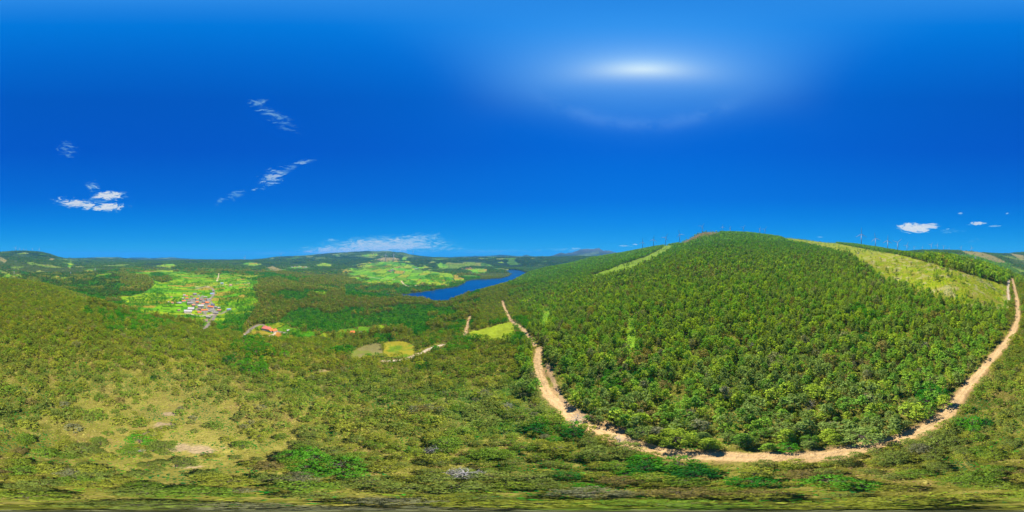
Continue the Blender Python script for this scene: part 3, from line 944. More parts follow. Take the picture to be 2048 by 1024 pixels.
def prism(p0, p1, r0, r1, n=5):
    p0, p1 = np.array(p0, float), np.array(p1, float)
    d = p1 - p0
    d /= np.linalg.norm(d) + 1e-9
    a = np.cross(d, [0.3, 0.9, 0.1])
    a /= np.linalg.norm(a) + 1e-9
    b = np.cross(d, a)
    V, F = [], []
    for p, r in ((p0, r0), (p1, r1)):
        for k in range(n):
            t = 2 * math.pi * k / n
            V.append(p + a * (r * math.cos(t)) + b * (r * math.sin(t)))
    for k in range(n):
        F.append((k, (k + 1) % n, n + (k + 1) % n, n + k))
    return V, F


def trunk_mesh(name, rng, kind, mat, nlimb=9):
    """Tapered, slightly bent trunk with limbs, for a unit-high tree."""
    V, F = [], []

    def add(p0, p1, r0, r1, n=5):
        v, f = prism(p0, p1, r0, r1, n)
        o = len(V)
        V.extend(v)
        F.extend([tuple(i + o for i in q) for q in f])
    pts = [np.array([0, 0, -0.06])]
    top = {'pine': 0.93, 'wide_pine': 0.86, 'round': 0.62, 'tall': 0.92, 'shrub': 0.4, 'bare': 0.85}[kind]
    for i in range(1, 6):
        pts.append(np.array([rng.normal() * 0.012 * i, rng.normal() * 0.012 * i, top * i / 5]))
    rad = 0.022 if kind != 'round' else 0.03
    for i in range(5):
        add(pts[i], pts[i + 1], rad * (1 - i / 5.6), rad * (1 - (i + 1) / 5.6), 6)
    for i in range(nlimb):
        t = 0.36 + 0.6 * i / nlimb
        k = min(4, int(t * 5))
        base = pts[k] + (pts[k + 1] - pts[k]) * (t * 5 - k)
        a = i * 2.4 + rng.uniform(-0.4, 0.4)
        L = {'pine': 0.27, 'wide_pine': 0.36, 'round': 0.34, 'tall': 0.17, 'shrub': 0.4, 'bare': 0.34}[kind] * (1.15 - t * 0.55)
        up = rng.uniform(0.25, 0.7)
        mid = base + np.array([math.cos(a), math.sin(a), up * 0.6]) * L * 0.55
        end = base + np.array([math.cos(a + 0.2), math.sin(a + 0.2), up]) * L
        add(base, mid, rad * 0.42, rad * 0.28, 4)
        add(mid, end, rad * 0.28, rad * 0.10, 4)
        if kind == 'bare':
            for s in range(5):
                q = mid + (end - mid) * rng.uniform(0, 1)
                dv = rng.normal(size=3)
                dv[2] = abs(dv[2])
                add(q, q + dv / np.linalg.norm(dv) * L * rng.uniform(0.3, 0.6), rad * 0.18, rad * 0.06, 3)
    return np_mesh(name, np.array(V), np.array(F), mat)


# ------------------------------------------------------------------ where trees grow
def scatter(cell, rmin, rmax, seed):
    rng = np.random.default_rng(seed)
    n = int(rmax / cell) + 1
    gx, gy = np.meshgrid(np.arange(-n, n + 1), np.arange(-n, n + 1), indexing='ij')
    xx = (gx.ravel() + rng.uniform(-0.46, 0.46, gx.size)) * cell
    yy = (gy.ravel() + rng.uniform(-0.46, 0.46, gx.size)) * cell
    r = np.hypot(xx, yy)
    k = (r >= rmin) & (r < rmax)
    return xx[k], yy[k], r[k], rng


def in_zone(u, v, polys):
    k = np.zeros(u.shape, bool)
    for p in polys:
        k |= in_poly(u, v, p)
    return k


FIELD_F = FIELD_M.astype(float)
CLEAR_F = (CLEAR_M | STRIP_M).astype(float)
OPEN_F = (MEAD_M | PL1 | PL2 | GAR_M | LAWN_M).astype(float)
GL_F = (GL_M | FARF).astype(float)
ROCK_F = ROCK_M.astype(float)
BALD_F = np.zeros(ZG.shape)
for poly, a, b in BALD:
    BALD_F[zone_mask(poly, a, b, 1.5)] = 1
LAKE_F = inl.astype(float)
ROADC = np.minimum(ROADD, 60.0)
YARD_F = vm.astype(float)
CLUMPS = [(275, 628, 12, 5), (300, 636, 14, 4), (328, 640, 12, 4), (250, 612, 8, 8), (262, 600, 6, 5), (372, 648, 10, 4), (500, 590, 12, 12), (505, 565, 8, 6), (420, 556, 9, 3), (355, 556, 10, 3), (270, 580, 8, 4), (320, 588, 8, 3), (352, 603, 9, 6), (343, 611, 7, 5), (330, 608, 8, 6), (310, 603, 12, 9), (285, 606, 9, 6), (279, 612, 8, 5), (294, 622, 6, 4), (278, 620, 5, 4),
          (326, 599, 8, 6), (372, 564, 5, 5), (390, 567, 8, 3), (398, 568, 8, 4), (411, 568, 9, 4), (363, 646, 6, 5), (392, 651, 8, 5), (410, 650, 6, 4),
          (441, 575, 8, 7), (428, 576, 4, 3), (468, 583, 8, 5), (480, 585, 8, 5), (402, 592, 2.5, 3), (391, 619, 3, 4), (445, 620, 7, 6), (462, 632, 12, 10),
          (450, 605, 14, 9), (470, 602, 16, 10), (488, 612, 18, 14), (432, 656, 5, 6), (456, 650, 14, 12), (480, 640, 16, 14), (357, 567, 6, 3),
          (562, 683, 7, 4), (588, 668, 12, 6), (600, 676, 10, 6), (518, 684, 10, 5), (517, 660, 5, 3), (345, 626, 4, 2.5), (377, 631, 4, 2), (318, 560, 12, 4),
          (765, 534, 24, 4.5), (745, 537, 14, 3), (716, 538, 12, 2.5), (752, 549, 7, 2.5), (764, 549, 7, 2), (865, 553, 16, 5), (882, 560, 20, 5), (722, 561, 14, 3),
          (826, 565, 9, 2.5), (808, 563, 4, 2), (817, 538, 8, 1.5), (850, 541, 8, 1.2), (1010, 655, 5, 9), (300, 556, 6, 8), (345, 556, 12, 5)]


_rp = sorted([(a, hit(a, b)[3]) for a, b in ROADS[0][3] if a > 1095])


def road_r(u):
    return np.interp(u, [p[0] for p in _rp], [p[1] for p in _rp])


def place(cell, rmin, rmax, seed, hmax):
    xx, yy, r, rng = scatter(cell, rmin, rmax, seed)
    u = u_of(xx, yy)
    z = grid_at(ZG, u, r)
    tn = (z + hmax) / r
    hor = grid_at(HOR, u, r)
    vis = tn > hor - 0.012
    lakek = grid_at(LAKE_F, u, r) < 0.2
    k = vis & lakek
    xx, yy, r, u, z = xx[k], yy[k], r[k], u[k], z[k]
    v = 512.0 - np.arctan2(z, r) / PXR
    fld = grid_at(FIELD_F, u, r) > 0.5
    clr = grid_at(CLEAR_F, u, r) > 0.5
    opn = grid_at(OPEN_F, u, r) > 0.4
    rock = grid_at(ROCK_F, u, r) > 0.5
    bald = grid_at(BALD_F, u, r) > 0.5
    yard = grid_at(YARD_F, u, r) > 0.4
    rd = grid_at(ROADC, u, r)
    n1 = fbm(xx / 60, yy / 60, 201, 4)
    n2 = fbm(xx / 18, yy / 18, 203, 3)
    n3 = fbm(xx / 300, yy / 300, 205, 4)
    # 0 hill pine, 1 slope pine (olive), 2 eucalyptus, 3 broadleaf, 4 far wood
    kind = np.zeros(len(u), int)
    uj = u + (fbm(xx / 40, yy / 40, 211, 3) - 0.5) * 150
    right = ((uj > 1045) & (uj < 2042)) & (r > road_r(u))
    beyond_road = right & (r > 25)
    valley = (u > 175) & (u < 960) & (r > 235 + (n2 - 0.5) * 120)
    midleft = ((u <= 240) | (u > 2042)) & (r > 500)
    kind[~right] = 1
    vk = np.where(n1 + (n3 - 0.5) * 0.9 > 0.50, 2, 3)
    # the broad green wood low in the valley, the brown eucalyptus wood above and beside it
    green_belt = in_zone(u, v, [[(560, 640), (600, 622), (700, 618), (800, 615), (830, 640), (800, 650), (700, 652), (620, 660), (560, 652)],
                                [(430, 600), (500, 580), (520, 600), (500, 640), (480, 672), (430, 664)], [(180, 585), (290, 584), (260, 620), (200, 612)],
                                [(690, 570), (930, 560), (1010, 545), (1020, 556), (920, 578), (860, 592), (760, 600), (690, 592)]])
    brown_belt = in_zone(u, v, [[(515, 560), (720, 556), (760, 590), (860, 590), (880, 606), (800, 614), (700, 616), (600, 618), (560, 636), (515, 620)],
                                [(480, 650), (560, 630), (620, 640), (560, 652), (500, 664)], MOUND, [(600, 690), (700, 668), (720, 690), (700, 704), (600, 704)]])
    vk = np.where(green_belt & (n1 < 0.66), 3, np.where(brown_belt & (n1 > 0.36), 2, vk))
    kind = np.where(valley, vk, kind)
    near_ring = (u > 460) & (u <= 1055) & (r > 150) & (r <= 235)
    kind = np.where(near_ring & (n1 > 0.63), 3, kind)
    kind = np.where(midleft, np.where(n1 > 0.6, 2, np.where(n1 < 0.42, 3, 4)), kind)
    kind = np.where((r > 1500), 4, kind)
    # green ferny hollows along the track and under the camera
    kind = np.where((r < 250) & (n1 < 0.35) & (rng.random(len(u)) < 0.5), 3, kind)
    fernk = np.zeros(len(u), bool)
    for (fu, fv, fw, fh) in FERN:
        fernk |= ((u - fu) / fw) ** 2 + ((v - fv) / fh) ** 2 < 1.0 + (n2 - 0.5) * 1.2
    fernk &= r < 200
    kind = np.where(fernk & (r > 0) & (rng.random(len(u)) < 0.55), 3, kind)
    dens = np.ones(len(u))
    open_g = np.exp(-(((u - 350) / 190) ** 2 + ((v - 840) / 110) ** 2))
    left_near = ~right & (r < 235)
    dens = np.where(left_near, 0.90 - 0.60 * open_g + (n2 - 0.5) * 0.6, dens)
    dens = np.where((u > 560) & (u < 1060) & (r < 235), 0.72 + (n2 - 0.5) * 0.4, dens)
    dens = np.where(right & (r < 700), 0.86 + (n2 - 0.5) * 0.9, dens)
    # the near side of the track, under the camera
    dens = np.where((r < 60) & (open_g < 0.25), 0.86 + (n2 - 0.5) * 0.4, dens)
    dens = np.where(r > 1300, np.where(n3 > 0.56, 0.12, 1.0), dens)
    clump = np.zeros(len(u), bool)
    for cu, cv, cw, ch in CLUMPS:
        clump |= ((u - cu) / cw) ** 2 + ((v - cv) / ch) ** 2 < 1.0 + (n2 - 0.5)
    hedge = fld & (grid_at(hedge_f, u, r) > 0.5)
    dens = np.where(fld, np.where(clump, 0.9, np.where(hedge, 0.55, np.where((n1 + 0.5 * n2 > 0.88) & (r < 1100), 0.7, 0.02))), dens)
    kind = np.where(fld, 3, kind)
    dens = np.where(clr, 0.02 + 0.14 * (n2 > 0.64), dens)
    dens = np.where(opn, 0.0, dens)
    dens = np.where(grid_at(GL_F, u, r) > 0.5, 0.10, dens)
    dens = np.where(rock, 0.04, dens)
    dens = np.where(bald, 0.03, dens)
    dens = np.where(yard, 0.04, dens)
    over = (r < 75) & (((u > 1130) & (u < 1320)) | ((u > 1640) & (u < 1810)) | (rng.random(len(u)) < 0.12)) & (v > 780)
    dens = np.where((u > 760) & (u < 900) & (r > 150) & (r < 230) & (rd < 5), 0.06, dens)
    dens = np.where(rd < np.where(over, 0.1, np.where(r < 60, 1.1, 2.0)), 0.0, dens)
    for (bu, bv, bw, bh) in BARE:
        dens = np.where(((u - bu) / bw) ** 2 + ((v - bv) / bh) ** 2 < 1.2, 0.0, dens)
    keep = rng.random(len(u)) < dens
    hedge = hedge & ~clump
    q = [a[keep] for a in (xx, yy, z, r, u, v, kind, fld | clr, hedge, n2)]
    return q, rng


hedge_f = (hedge & FIELD_M).astype(float)
PTS = [place(3.5, 0, 260, 1, 9), place(4.6, 260, 620, 2, 10), place(6.6, 620, 1300, 3, 12), place(11.0, 1300, 2700, 4, 14), place(19.0, 2700, 4200, 5, 16)]

KCOL = {0: [C(136, 170, 60), C(118, 158, 60), C(154, 174, 58), C(130, 150, 76)],
        1: [C(142, 160, 56), C(122, 150, 52), C(156, 160, 60), C(130, 144, 66)],
        2: [C(136, 146, 60), C(118, 136, 54), C(146, 140, 70), C(122, 146, 52)],
        3: [C(62, 132, 38), C(82, 150, 36), C(50, 116, 42), C(94, 152, 42)],
        4: [C(76, 122, 50), C(66, 110, 54), C(88, 122, 52), C(100, 116, 58)]}
KSHAPE = {0: ['pine', 'pine', 'wide_pine', 'tall'], 1: ['wide_pine', 'wide_pine'], 2: ['tall', 'tall'], 3: ['round', 'round'], 4: ['pine', 'round']}
KH = {0: 9.4, 1: 5.6, 2: 11.5, 3: 6.5, 4: 10.0}


def tree_params(q, rng, lod):
    xx, yy, z, r, u, v, kind, lone, hedge, n2 = q
    n = len(xx)
    H = np.array([KH[k] for k in range(5)])[kind] * rng.uniform(0.5, 1.3, n)
    H = np.where(hedge, rng.uniform(1.2, 2.6, n), H)
    H = np.where(lone & ~hedge, H * 0.75, H)
    H = np.where((u > 1850) & (u < 2020) & (kind == 0) & (v < 572) & (r > 180), H * 1.45, H)
    # low young growth below the camera
    H = np.where((kind == 1) & (r < 90), H * 0.85, H)
    H = np.where((kind == 1) & (r < 260), H * (0.75 + 0.5 * rng.random(n)), H)
    W_ = np.where(kind == 0, 0.88, 1.0) * H * rng.uniform(0.8, 1.15, n)
    W_ = np.where(hedge, np.maximum(W_, 2.4), W_)
    if lod >= 2:
        W_ = W_ * (1.15 if lod == 2 else (1.6 if lod == 3 else 2.3))
    pal = np.array([[*KCOL[k]] for k in range(5)])
    ci = np.clip((n2 * 1.2 + rng.uniform(-0.45, 0.45, n)) * 4, 0, 3).astype(int)
    c = pal[kind, ci] * rng.uniform(0.84, 1.10, n)[:, None]
    # a few rusty or dying trees, in patches
    rust = rng.random(n) < np.where(kind <= 2, 0.03 + 0.16 * (fbm(xx / 35, yy / 35, 401, 3) > 0.66), 0.0)
    c = np.where(rust[:, None], np.where((rng.random(n) < 0.35)[:, None], C(140, 126, 74), C(134, 134, 100)), c)
    c = c * np.where(kind == 0, 1.15, 1.05)[:, None] * np.stack([np.ones(n), np.ones(n), 0.55 + 0.35 * (1 - sstep(r, 50, 140))], 1)
    c = np.where((kind == 1)[:, None], c * np.array([0.92, 0.93, 0.9]), c)
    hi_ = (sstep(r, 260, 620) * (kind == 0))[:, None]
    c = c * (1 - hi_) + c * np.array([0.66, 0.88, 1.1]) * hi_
    return H, W_, c


def merged_wood(name, sel_pts, label, cat, kinds):
    """All the trees of one kind that are not individuals, as one wood."""
    Vs, Cs = [], []
    for lod, (q, rng, mask) in enumerate(sel_pts):
        xx, yy, z, r, u, v, kind = q[:7]
        H, W_, c = TPAR[lod]
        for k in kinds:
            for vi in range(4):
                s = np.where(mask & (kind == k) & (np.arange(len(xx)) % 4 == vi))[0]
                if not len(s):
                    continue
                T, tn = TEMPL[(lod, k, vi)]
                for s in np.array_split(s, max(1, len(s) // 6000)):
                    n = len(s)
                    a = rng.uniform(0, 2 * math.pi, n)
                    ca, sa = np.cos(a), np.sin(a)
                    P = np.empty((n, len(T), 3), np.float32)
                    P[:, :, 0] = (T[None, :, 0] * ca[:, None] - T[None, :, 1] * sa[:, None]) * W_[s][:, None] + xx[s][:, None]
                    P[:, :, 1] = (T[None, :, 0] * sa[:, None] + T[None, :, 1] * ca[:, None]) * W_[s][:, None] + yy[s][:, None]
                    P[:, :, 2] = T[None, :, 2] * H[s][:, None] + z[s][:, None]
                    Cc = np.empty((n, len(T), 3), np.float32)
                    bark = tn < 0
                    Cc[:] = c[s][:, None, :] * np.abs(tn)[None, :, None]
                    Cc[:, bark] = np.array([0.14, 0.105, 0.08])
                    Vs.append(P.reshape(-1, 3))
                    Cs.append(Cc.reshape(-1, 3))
    V = np.vstack(Vs)
    F = np.arange(len(V)).reshape(-1, 4)
    o = link(name, np_mesh(name, V, F, M_LEAF, np.vstack(Cs)))
    tag(o, label, cat, None, 'stuff')
    return o, len(F)


LODSPEC = [(20, 11, 0.085, 0.115), (10, 6, 0.17, 0.13), (6, 3, 0.30, 0.15), (4, 2, 0.40, 0.16), (2, 2, 0.55, 0.16)]
TEMPL = {}
trng = np.random.default_rng(5)
for lod, (ncl, per, csz, clr) in enumerate(LODSPEC):
    for k in range(5):
        for vi in range(4):
            kd = KSHAPE[k][vi % len(KSHAPE[k])]
            V, tn = crown_cards(trng, kd, ncl, per, csz * (0.8 if kd == 'tall' else 1.0), clr)
            if lod <= 1 and kd != 'round':
                tv, tf = prism((0, 0, -0.05), (0.01, 0.01, 0.75), 0.02, 0.008, 3)
                tv = np.array(tv)[np.array(tf).ravel()]
                V = np.vstack([V, tv])
                tn = np.concatenate([tn, np.full(len(tv), -1.0)])
            TEMPL[(lod, k, vi)] = (V, tn)
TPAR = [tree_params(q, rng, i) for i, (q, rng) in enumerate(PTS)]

# ---- the nearest trees are individuals
q0 = PTS[0][0]
slant = np.hypot(q0[3], q0[2])
kind0 = q0[6]
indiv = np.zeros(len(slant), bool)
NIND = {'pine': 300, 'broad': 240}
pine_i = np.where(kind0 <= 1)[0]
pine_i = pine_i[np.argsort(slant[pine_i])][:NIND['pine']]
broad_i = np.where(kind0 == 3)[0]
broad_i = broad_i[np.argsort(slant[broad_i])][:NIND['broad']]
indiv[pine_i] = True
indiv[broad_i] = True

hero_rng = np.random.default_rng(77)
HERO = {}
for kd, nvar in (('pine', 5), ('wide_pine', 6), ('round', 5)):
    HERO[kd] = []
    for i in range(nvar):
        V, tn = crown_cards(hero_rng, kd, 44, 26, 0.046, 0.105)
        cm = np_mesh('crown', V, np.arange(len(V)).reshape(-1, 4), M_LEAF, np.abs(tn)[:, None] * np.ones(3))
        tm = trunk_mesh('trunk', hero_rng, kd, M_BARK, 14)
        HERO[kd].append((cm, tm))


def where_words(x, y, u, v, r):
    rd = float(grid_at(ROADC, u, r))
    if 1055 < u < 2042 and v < 905 and r > 29:
        side = 'on the hill side of the dirt track'
    elif r < 24:
        side = 'straight below the viewpoint'
    elif 150 < u < 570:
        side = 'on the open pale slope facing the village'
    elif 570 <= u < 1055:
        side = 'on the scrubby slope above the small plots'
    elif rd < 9:
        side = 'on the lower verge of the dirt track'
    else:
        side = 'in the scrub below the dirt track'
    return side


H0, W0, c0 = TPAR[0]


def grow(i, kd, name, cat, group, words):
    r_, u_, v_ = float(q0[3][i]), float(q0[4][i]), float(q0[5][i])
    cm, tm = HERO[kd][int(i) % len(HERO[kd])]
    e = D.objects.new(name, None)
    COL.objects.link(e)
    gx_, gy_ = float(q0[0][i]), float(q0[1][i])
    e.location = (gx_, gy_, float(q0[2][i]) - 0.05)
    e.rotation_euler = (hero_rng.normal() * 0.04, hero_rng.normal() * 0.04, hero_rng.uniform(0, 6.28))
    Hh, Ww = float(H0[i]), float(W0[i])
    if kd == 'wide_pine':
        Ww *= 1.05
    e.scale = (Ww, Ww, Hh)
    co = link('crown', cm, e)
    to = link('trunk', tm, e)
    c = c0[i]
    co.color = (float(c[0]), float(c[1]), float(c[2]), 1)
    rdd = float(grid_at(ROADC, u_, r_))
    look = ['wide' if Ww > Hh * 1.04 else ('slim' if Ww < Hh * 0.93 else 'round')]
    look.append('tall' if Hh > 7.2 else ('low' if Hh < 4.2 else 'middling'))
    rgb = c / (c.max() + 1e-9)
    if cat == 'pine':
        look.append('rusty brown' if rgb[1] < 0.8 else ('olive' if rgb[0] > 0.80 else ('yellow-green' if rgb[0] > 0.6 else 'green')))
    else:
        look.append('deep green' if c[1] < 0.2 else ('bright green' if rgb[0] < 0.2 else 'fresh yellow-green'))
    tag(e, f"{look[1]} {look[2]} {look[0]}-crowned {words} {where_words(gx_, gy_, u_, v_, r_)}", cat, group)
    return e


for i in pine_i:
    kd = 'pine' if (kind0[i] == 0 and i % 3) else 'wide_pine'
    grow(i, kd, 'pine_tree', 'pine', 'pines nearest the dirt track and the viewpoint', 'pine')
for i in broad_i:
    grow(i, 'round', 'broadleaf_tree', 'tree', 'broadleaf trees among the nearest pines', 'leafy tree')

masks = [(q, rng, ~indiv if l == 0 else np.ones(len(q[0]), bool)) for l, (q, rng) in enumerate(PTS)]
nf = {}
for nm, lab, cat, kinds in (('pine_forest', 'dense green pine forest covering the big hill and the long slopes', 'forest', [0, 1]),
                            ('eucalyptus_wood', 'brownish olive eucalyptus woods on the valley ridges', 'wood', [2]),
                            ('broadleaf_wood', 'bright green broadleaf woods and hedges round the village and valley', 'wood', [3]),
                            ('distant_forest', 'dark green forest on the far hills and the lake shores', 'forest', [4])):
    _, k = merged_wood(nm, masks, lab, cat, kinds)
    nf[nm] = k
print('wood faces', nf, [len(p[0][0]) for p in PTS])

# ------------------------------------------------------------------ scrub on the ground
def scrub(name, cell, rmin, rmax, seed, size, hgt, label, per=4):
    xx, yy, r, rng = scatter(cell, rmin, rmax, seed)
    u = u_of(xx, yy)
    z = grid_at(ZG, u, r)
    hor = grid_at(HOR, u, r)
    rd = grid_at(ROADC, u, r)
    opn = (grid_at(OPEN_F, u, r) > 0.3) | (grid_at(FIELD_F, u, r) > 0.5)
    n1 = fbm(xx / 9, yy / 9, 301, 4)
    n2 = fbm(xx / 2.6, yy / 2.6, 303, 3)
    n3 = fbm(xx / 24, yy / 24, 305, 3)
    v = 512.0 - np.arctan2(z, r) / PXR
    og = np.exp(-(((u - 350) / 190) ** 2 + ((v - 850) / 110) ** 2))
    bare = np.zeros(len(u), bool)
    for (bu, bv, bw, bh) in BARE:
        bare |= ((u - bu) / bw) ** 2 + ((v - bv) / bh) ** 2 < 1.0
    k = ((z + 1) / r > hor - 0.01) & (rd > 0.5 + n2 * 0.9) & ~opn & ~bare & (rng.random(len(u)) < 0.25 + n2 * 1.1 - og * 0.25)
    xx, yy, z, r, n1, n2, n3, og = [a[k] for a in (xx, yy, z, r, n1, n2, n3, og)]
    n = len(xx)
    kindn = np.clip(n1 * 1.9 - 0.45 + rng.normal(size=n) * 0.10, 0, 0.999)
    pal = np.array([C(30, 112, 58), C(60, 138, 40), C(128, 154, 46), C(156, 164, 66), C(166, 160, 78), C(182, 170, 98), C(166, 138, 98)])
    c = pal[(kindn * 7).astype(int)]
    c = np.where(((n3 < 0.40) & (rng.random(n) < 0.7))[:, None], C(38, 128, 46), c)
    fk = np.zeros(n, bool)
    vv_, uu_ = 512.0 - np.arctan2(z, np.hypot(xx, yy)) / PXR, u_of(xx, yy)
    for (fu, fv, fw, fh) in FERN:
        fk |= ((uu_ - fu) / fw) ** 2 + ((vv_ - fv) / fh) ** 2 < 1.0 + (n2 - 0.5) * 1.6
    fk &= rng.random(n) < 0.6
    c = np.where(fk[:, None], np.where((n1 > 0.5)[:, None], C(44, 130, 62), C(78, 150, 50)), c)
    c = c * rng.uniform(0.75, 1.25, n)[:, None] * np.array([1.0, 1.0, 0.85])
    s = size * rng.uniform(0.6, 1.5, n)
    Vs, Cs = [], []
    for j in range(per):
        off = rng.normal(size=(n, 3)) * np.array([0.42, 0.42, 0.0]) * s[:, None]
        cen = np.stack([xx, yy, z + hgt * rng.uniform(0.1, 1.0, n) * s], 1) + off
        outw = off / (s[:, None] + 1e-6) * 0.8 + np.array([0, 0, 0.8])
        Vs.append(cards(rng, cen, s * 0.75, outw, 0.6, 0.55))
        Cs.append(np.repeat(c * rng.uniform(0.75, 1.25, n)[:, None], 4, 0))
    V = np.vstack(Vs)
    o = link(name, np_mesh(name, V, np.arange(len(V)).reshape(-1, 4), M_LEAF, np.vstack(Cs)))
    tag(o, label, 'undergrowth', None, 'stuff')
    print(name, n * per)


scrub('undergrowth', 0.72, 0, 95, 31, 0.62, 0.55, 'heather, gorse and ferns covering the slope below the viewpoint', 3)
scrub('undergrowth', 1.7, 95, 330, 32, 1.3, 0.5, 'low scrub between the trees further down the slopes', 2)
#PART3

# ------------------------------------------------------------------ small mesh builder
class MB:
    def __init__(self):
        self.V, self.F = [], []

    def add(self, V, F):
        o = len(self.V)
        self.V.extend([tuple(v) for v in V])
        self.F.extend([tuple(i + o for i in f) for f in F])
        return self

    def box(self, c, s):
        cx, cy, cz = c
        sx, sy, sz = s[0] / 2, s[1] / 2, s[2] / 2
        V = [(cx + a * sx, cy + b * sy, cz + d * sz) for d in (-1, 1) for a, b in ((-1, -1), (1, -1), (1, 1), (-1, 1))]
        return self.add(V, [(3, 2, 1, 0), (4, 5, 6, 7), (0, 1, 5, 4), (1, 2, 6, 5), (2, 3, 7, 6), (3, 0, 4, 7)])

    def tube(self, p0, p1, r0, r1, n=8, cap=True):
        V, F = prism(p0, p1, r0, r1, n)
        if cap:
            F = F + [tuple(range(n))[::-1], tuple(range(n, 2 * n))]
        return self.add(V, F)

    def build(self, name, mat, parent=None, smooth=False):
        me = D.meshes.new(name)
        me.from_pydata([tuple(map(float, v)) for v in self.V], [], self.F)
        if smooth:
            me.polygons.foreach_set('use_smooth', [True] * len(me.polygons))
        me.materials.append(mat)
        me.update()
        return link(name, me, parent)


def empty(name, loc, rz=0.0, label=None, cat=None, group=None):
    e = D.objects.new(name, None)
    COL.objects.link(e)
    e.location = loc
    e.rotation_euler = (0, 0, rz)
    tag(e, label, cat, group)
    return e


def at_r(u, r):
    az = (u / 2048.0 - 0.5) * 2 * math.pi
    xx, yy = math.sin(az) * r, math.cos(az) * r
    return xx, yy, float(ground(xx, yy)), az


# ------------------------------------------------------------------ wind turbines
def turbine(u, r, vhub, phase, yaw, label, group, hmin=38, hmax=110, thick=1.0):
    xx, yy, zg, az = at_r(u, r)
    T = r * math.tan((512 - vhub) * PXR) - zg
    T = min(max(T, hmin), hmax)
    e = empty('wind_turbine', (xx, yy, zg - 0.5), -az + R(yaw), label, 'wind turbine', group)
    s = T / 60.0
    MB().tube((0, 0, 0), (0, 0, T), 2.0 * s * thick, 1.25 * s * thick, 14).build('tower', M_TURB, e, True)
    nb = MB()
    V, F = [], []
    prof = [(-1.6, 0.9, 0.9), (-1.2, 1.5, 1.5), (3.0, 1.6, 1.6), (5.2, 1.2, 1.1), (5.5, 0.6, 0.6)]
    for (yk, wd, ht) in prof:
        for k in range(8):
            t = 2 * math.pi * (k + 0.5) / 8
            V.append((math.cos(t) * wd * s * 1.1, yk * s, T + 1.2 * s + math.sin(t) * ht * s * 1.1))
    for j in range(len(prof) - 1):
        for k in range(8):
            F.append((j * 8 + k, j * 8 + (k + 1) % 8, (j + 1) * 8 + (k + 1) % 8, (j + 1) * 8 + k))
    F += [tuple(range(8))[::-1], tuple(range(32, 40))]
    nb.add(V, F).build('nacelle', M_TURB, e, True)
    hub = MB().tube((0, -1.6 * s, T + 1.2 * s), (0, -3.2 * s, T + 1.2 * s), 1.4 * s, 1.1 * s, 12)
    hub.tube((0, -3.2 * s, T + 1.2 * s), (0, -4.2 * s, T + 1.2 * s), 1.1 * s, 0.3 * s, 12)
    ho = hub.build('hub', M_TURB, e, True)
    L = T * 0.56
    for b in range(3):
        a = R(phase) + b * 2 * math.pi / 3
        dx, dz = math.sin(a), math.cos(a)
        px_, pz_ = math.cos(a), -math.sin(a)
        st = [(0.0, 0.5, 0.5), (0.06, 0.55, 0.5), (0.16, 1.5, 0.38), (0.4, 1.15, 0.24), (0.7, 0.75, 0.14), (0.95, 0.42, 0.08), (1.0, 0.12, 0.04)]
        V, F = [], []
        for (t, ch, th) in st:
            c = np.array([dx * (1 + t * L), -2.5 * s, T + 1.2 * s + dz * (1 + t * L)])
            for k in range(6):
                q = 2 * math.pi * k / 6
                V.append(c + np.array([px_, 0, pz_]) * (math.cos(q) * ch * s * thick) + np.array([0, 1, 0]) * (math.sin(q) * th * s * thick))
        for j in range(len(st) - 1):
            for k in range(6):
                F.append((j * 6 + k, j * 6 + (k + 1) % 6, (j + 1) * 6 + (k + 1) % 6, (j + 1) * 6 + k))
        F += [tuple(range(6))[::-1], tuple(range(36, 42))]
        MB().add(V, F).build('blade', M_TURB, e, True)
    return e


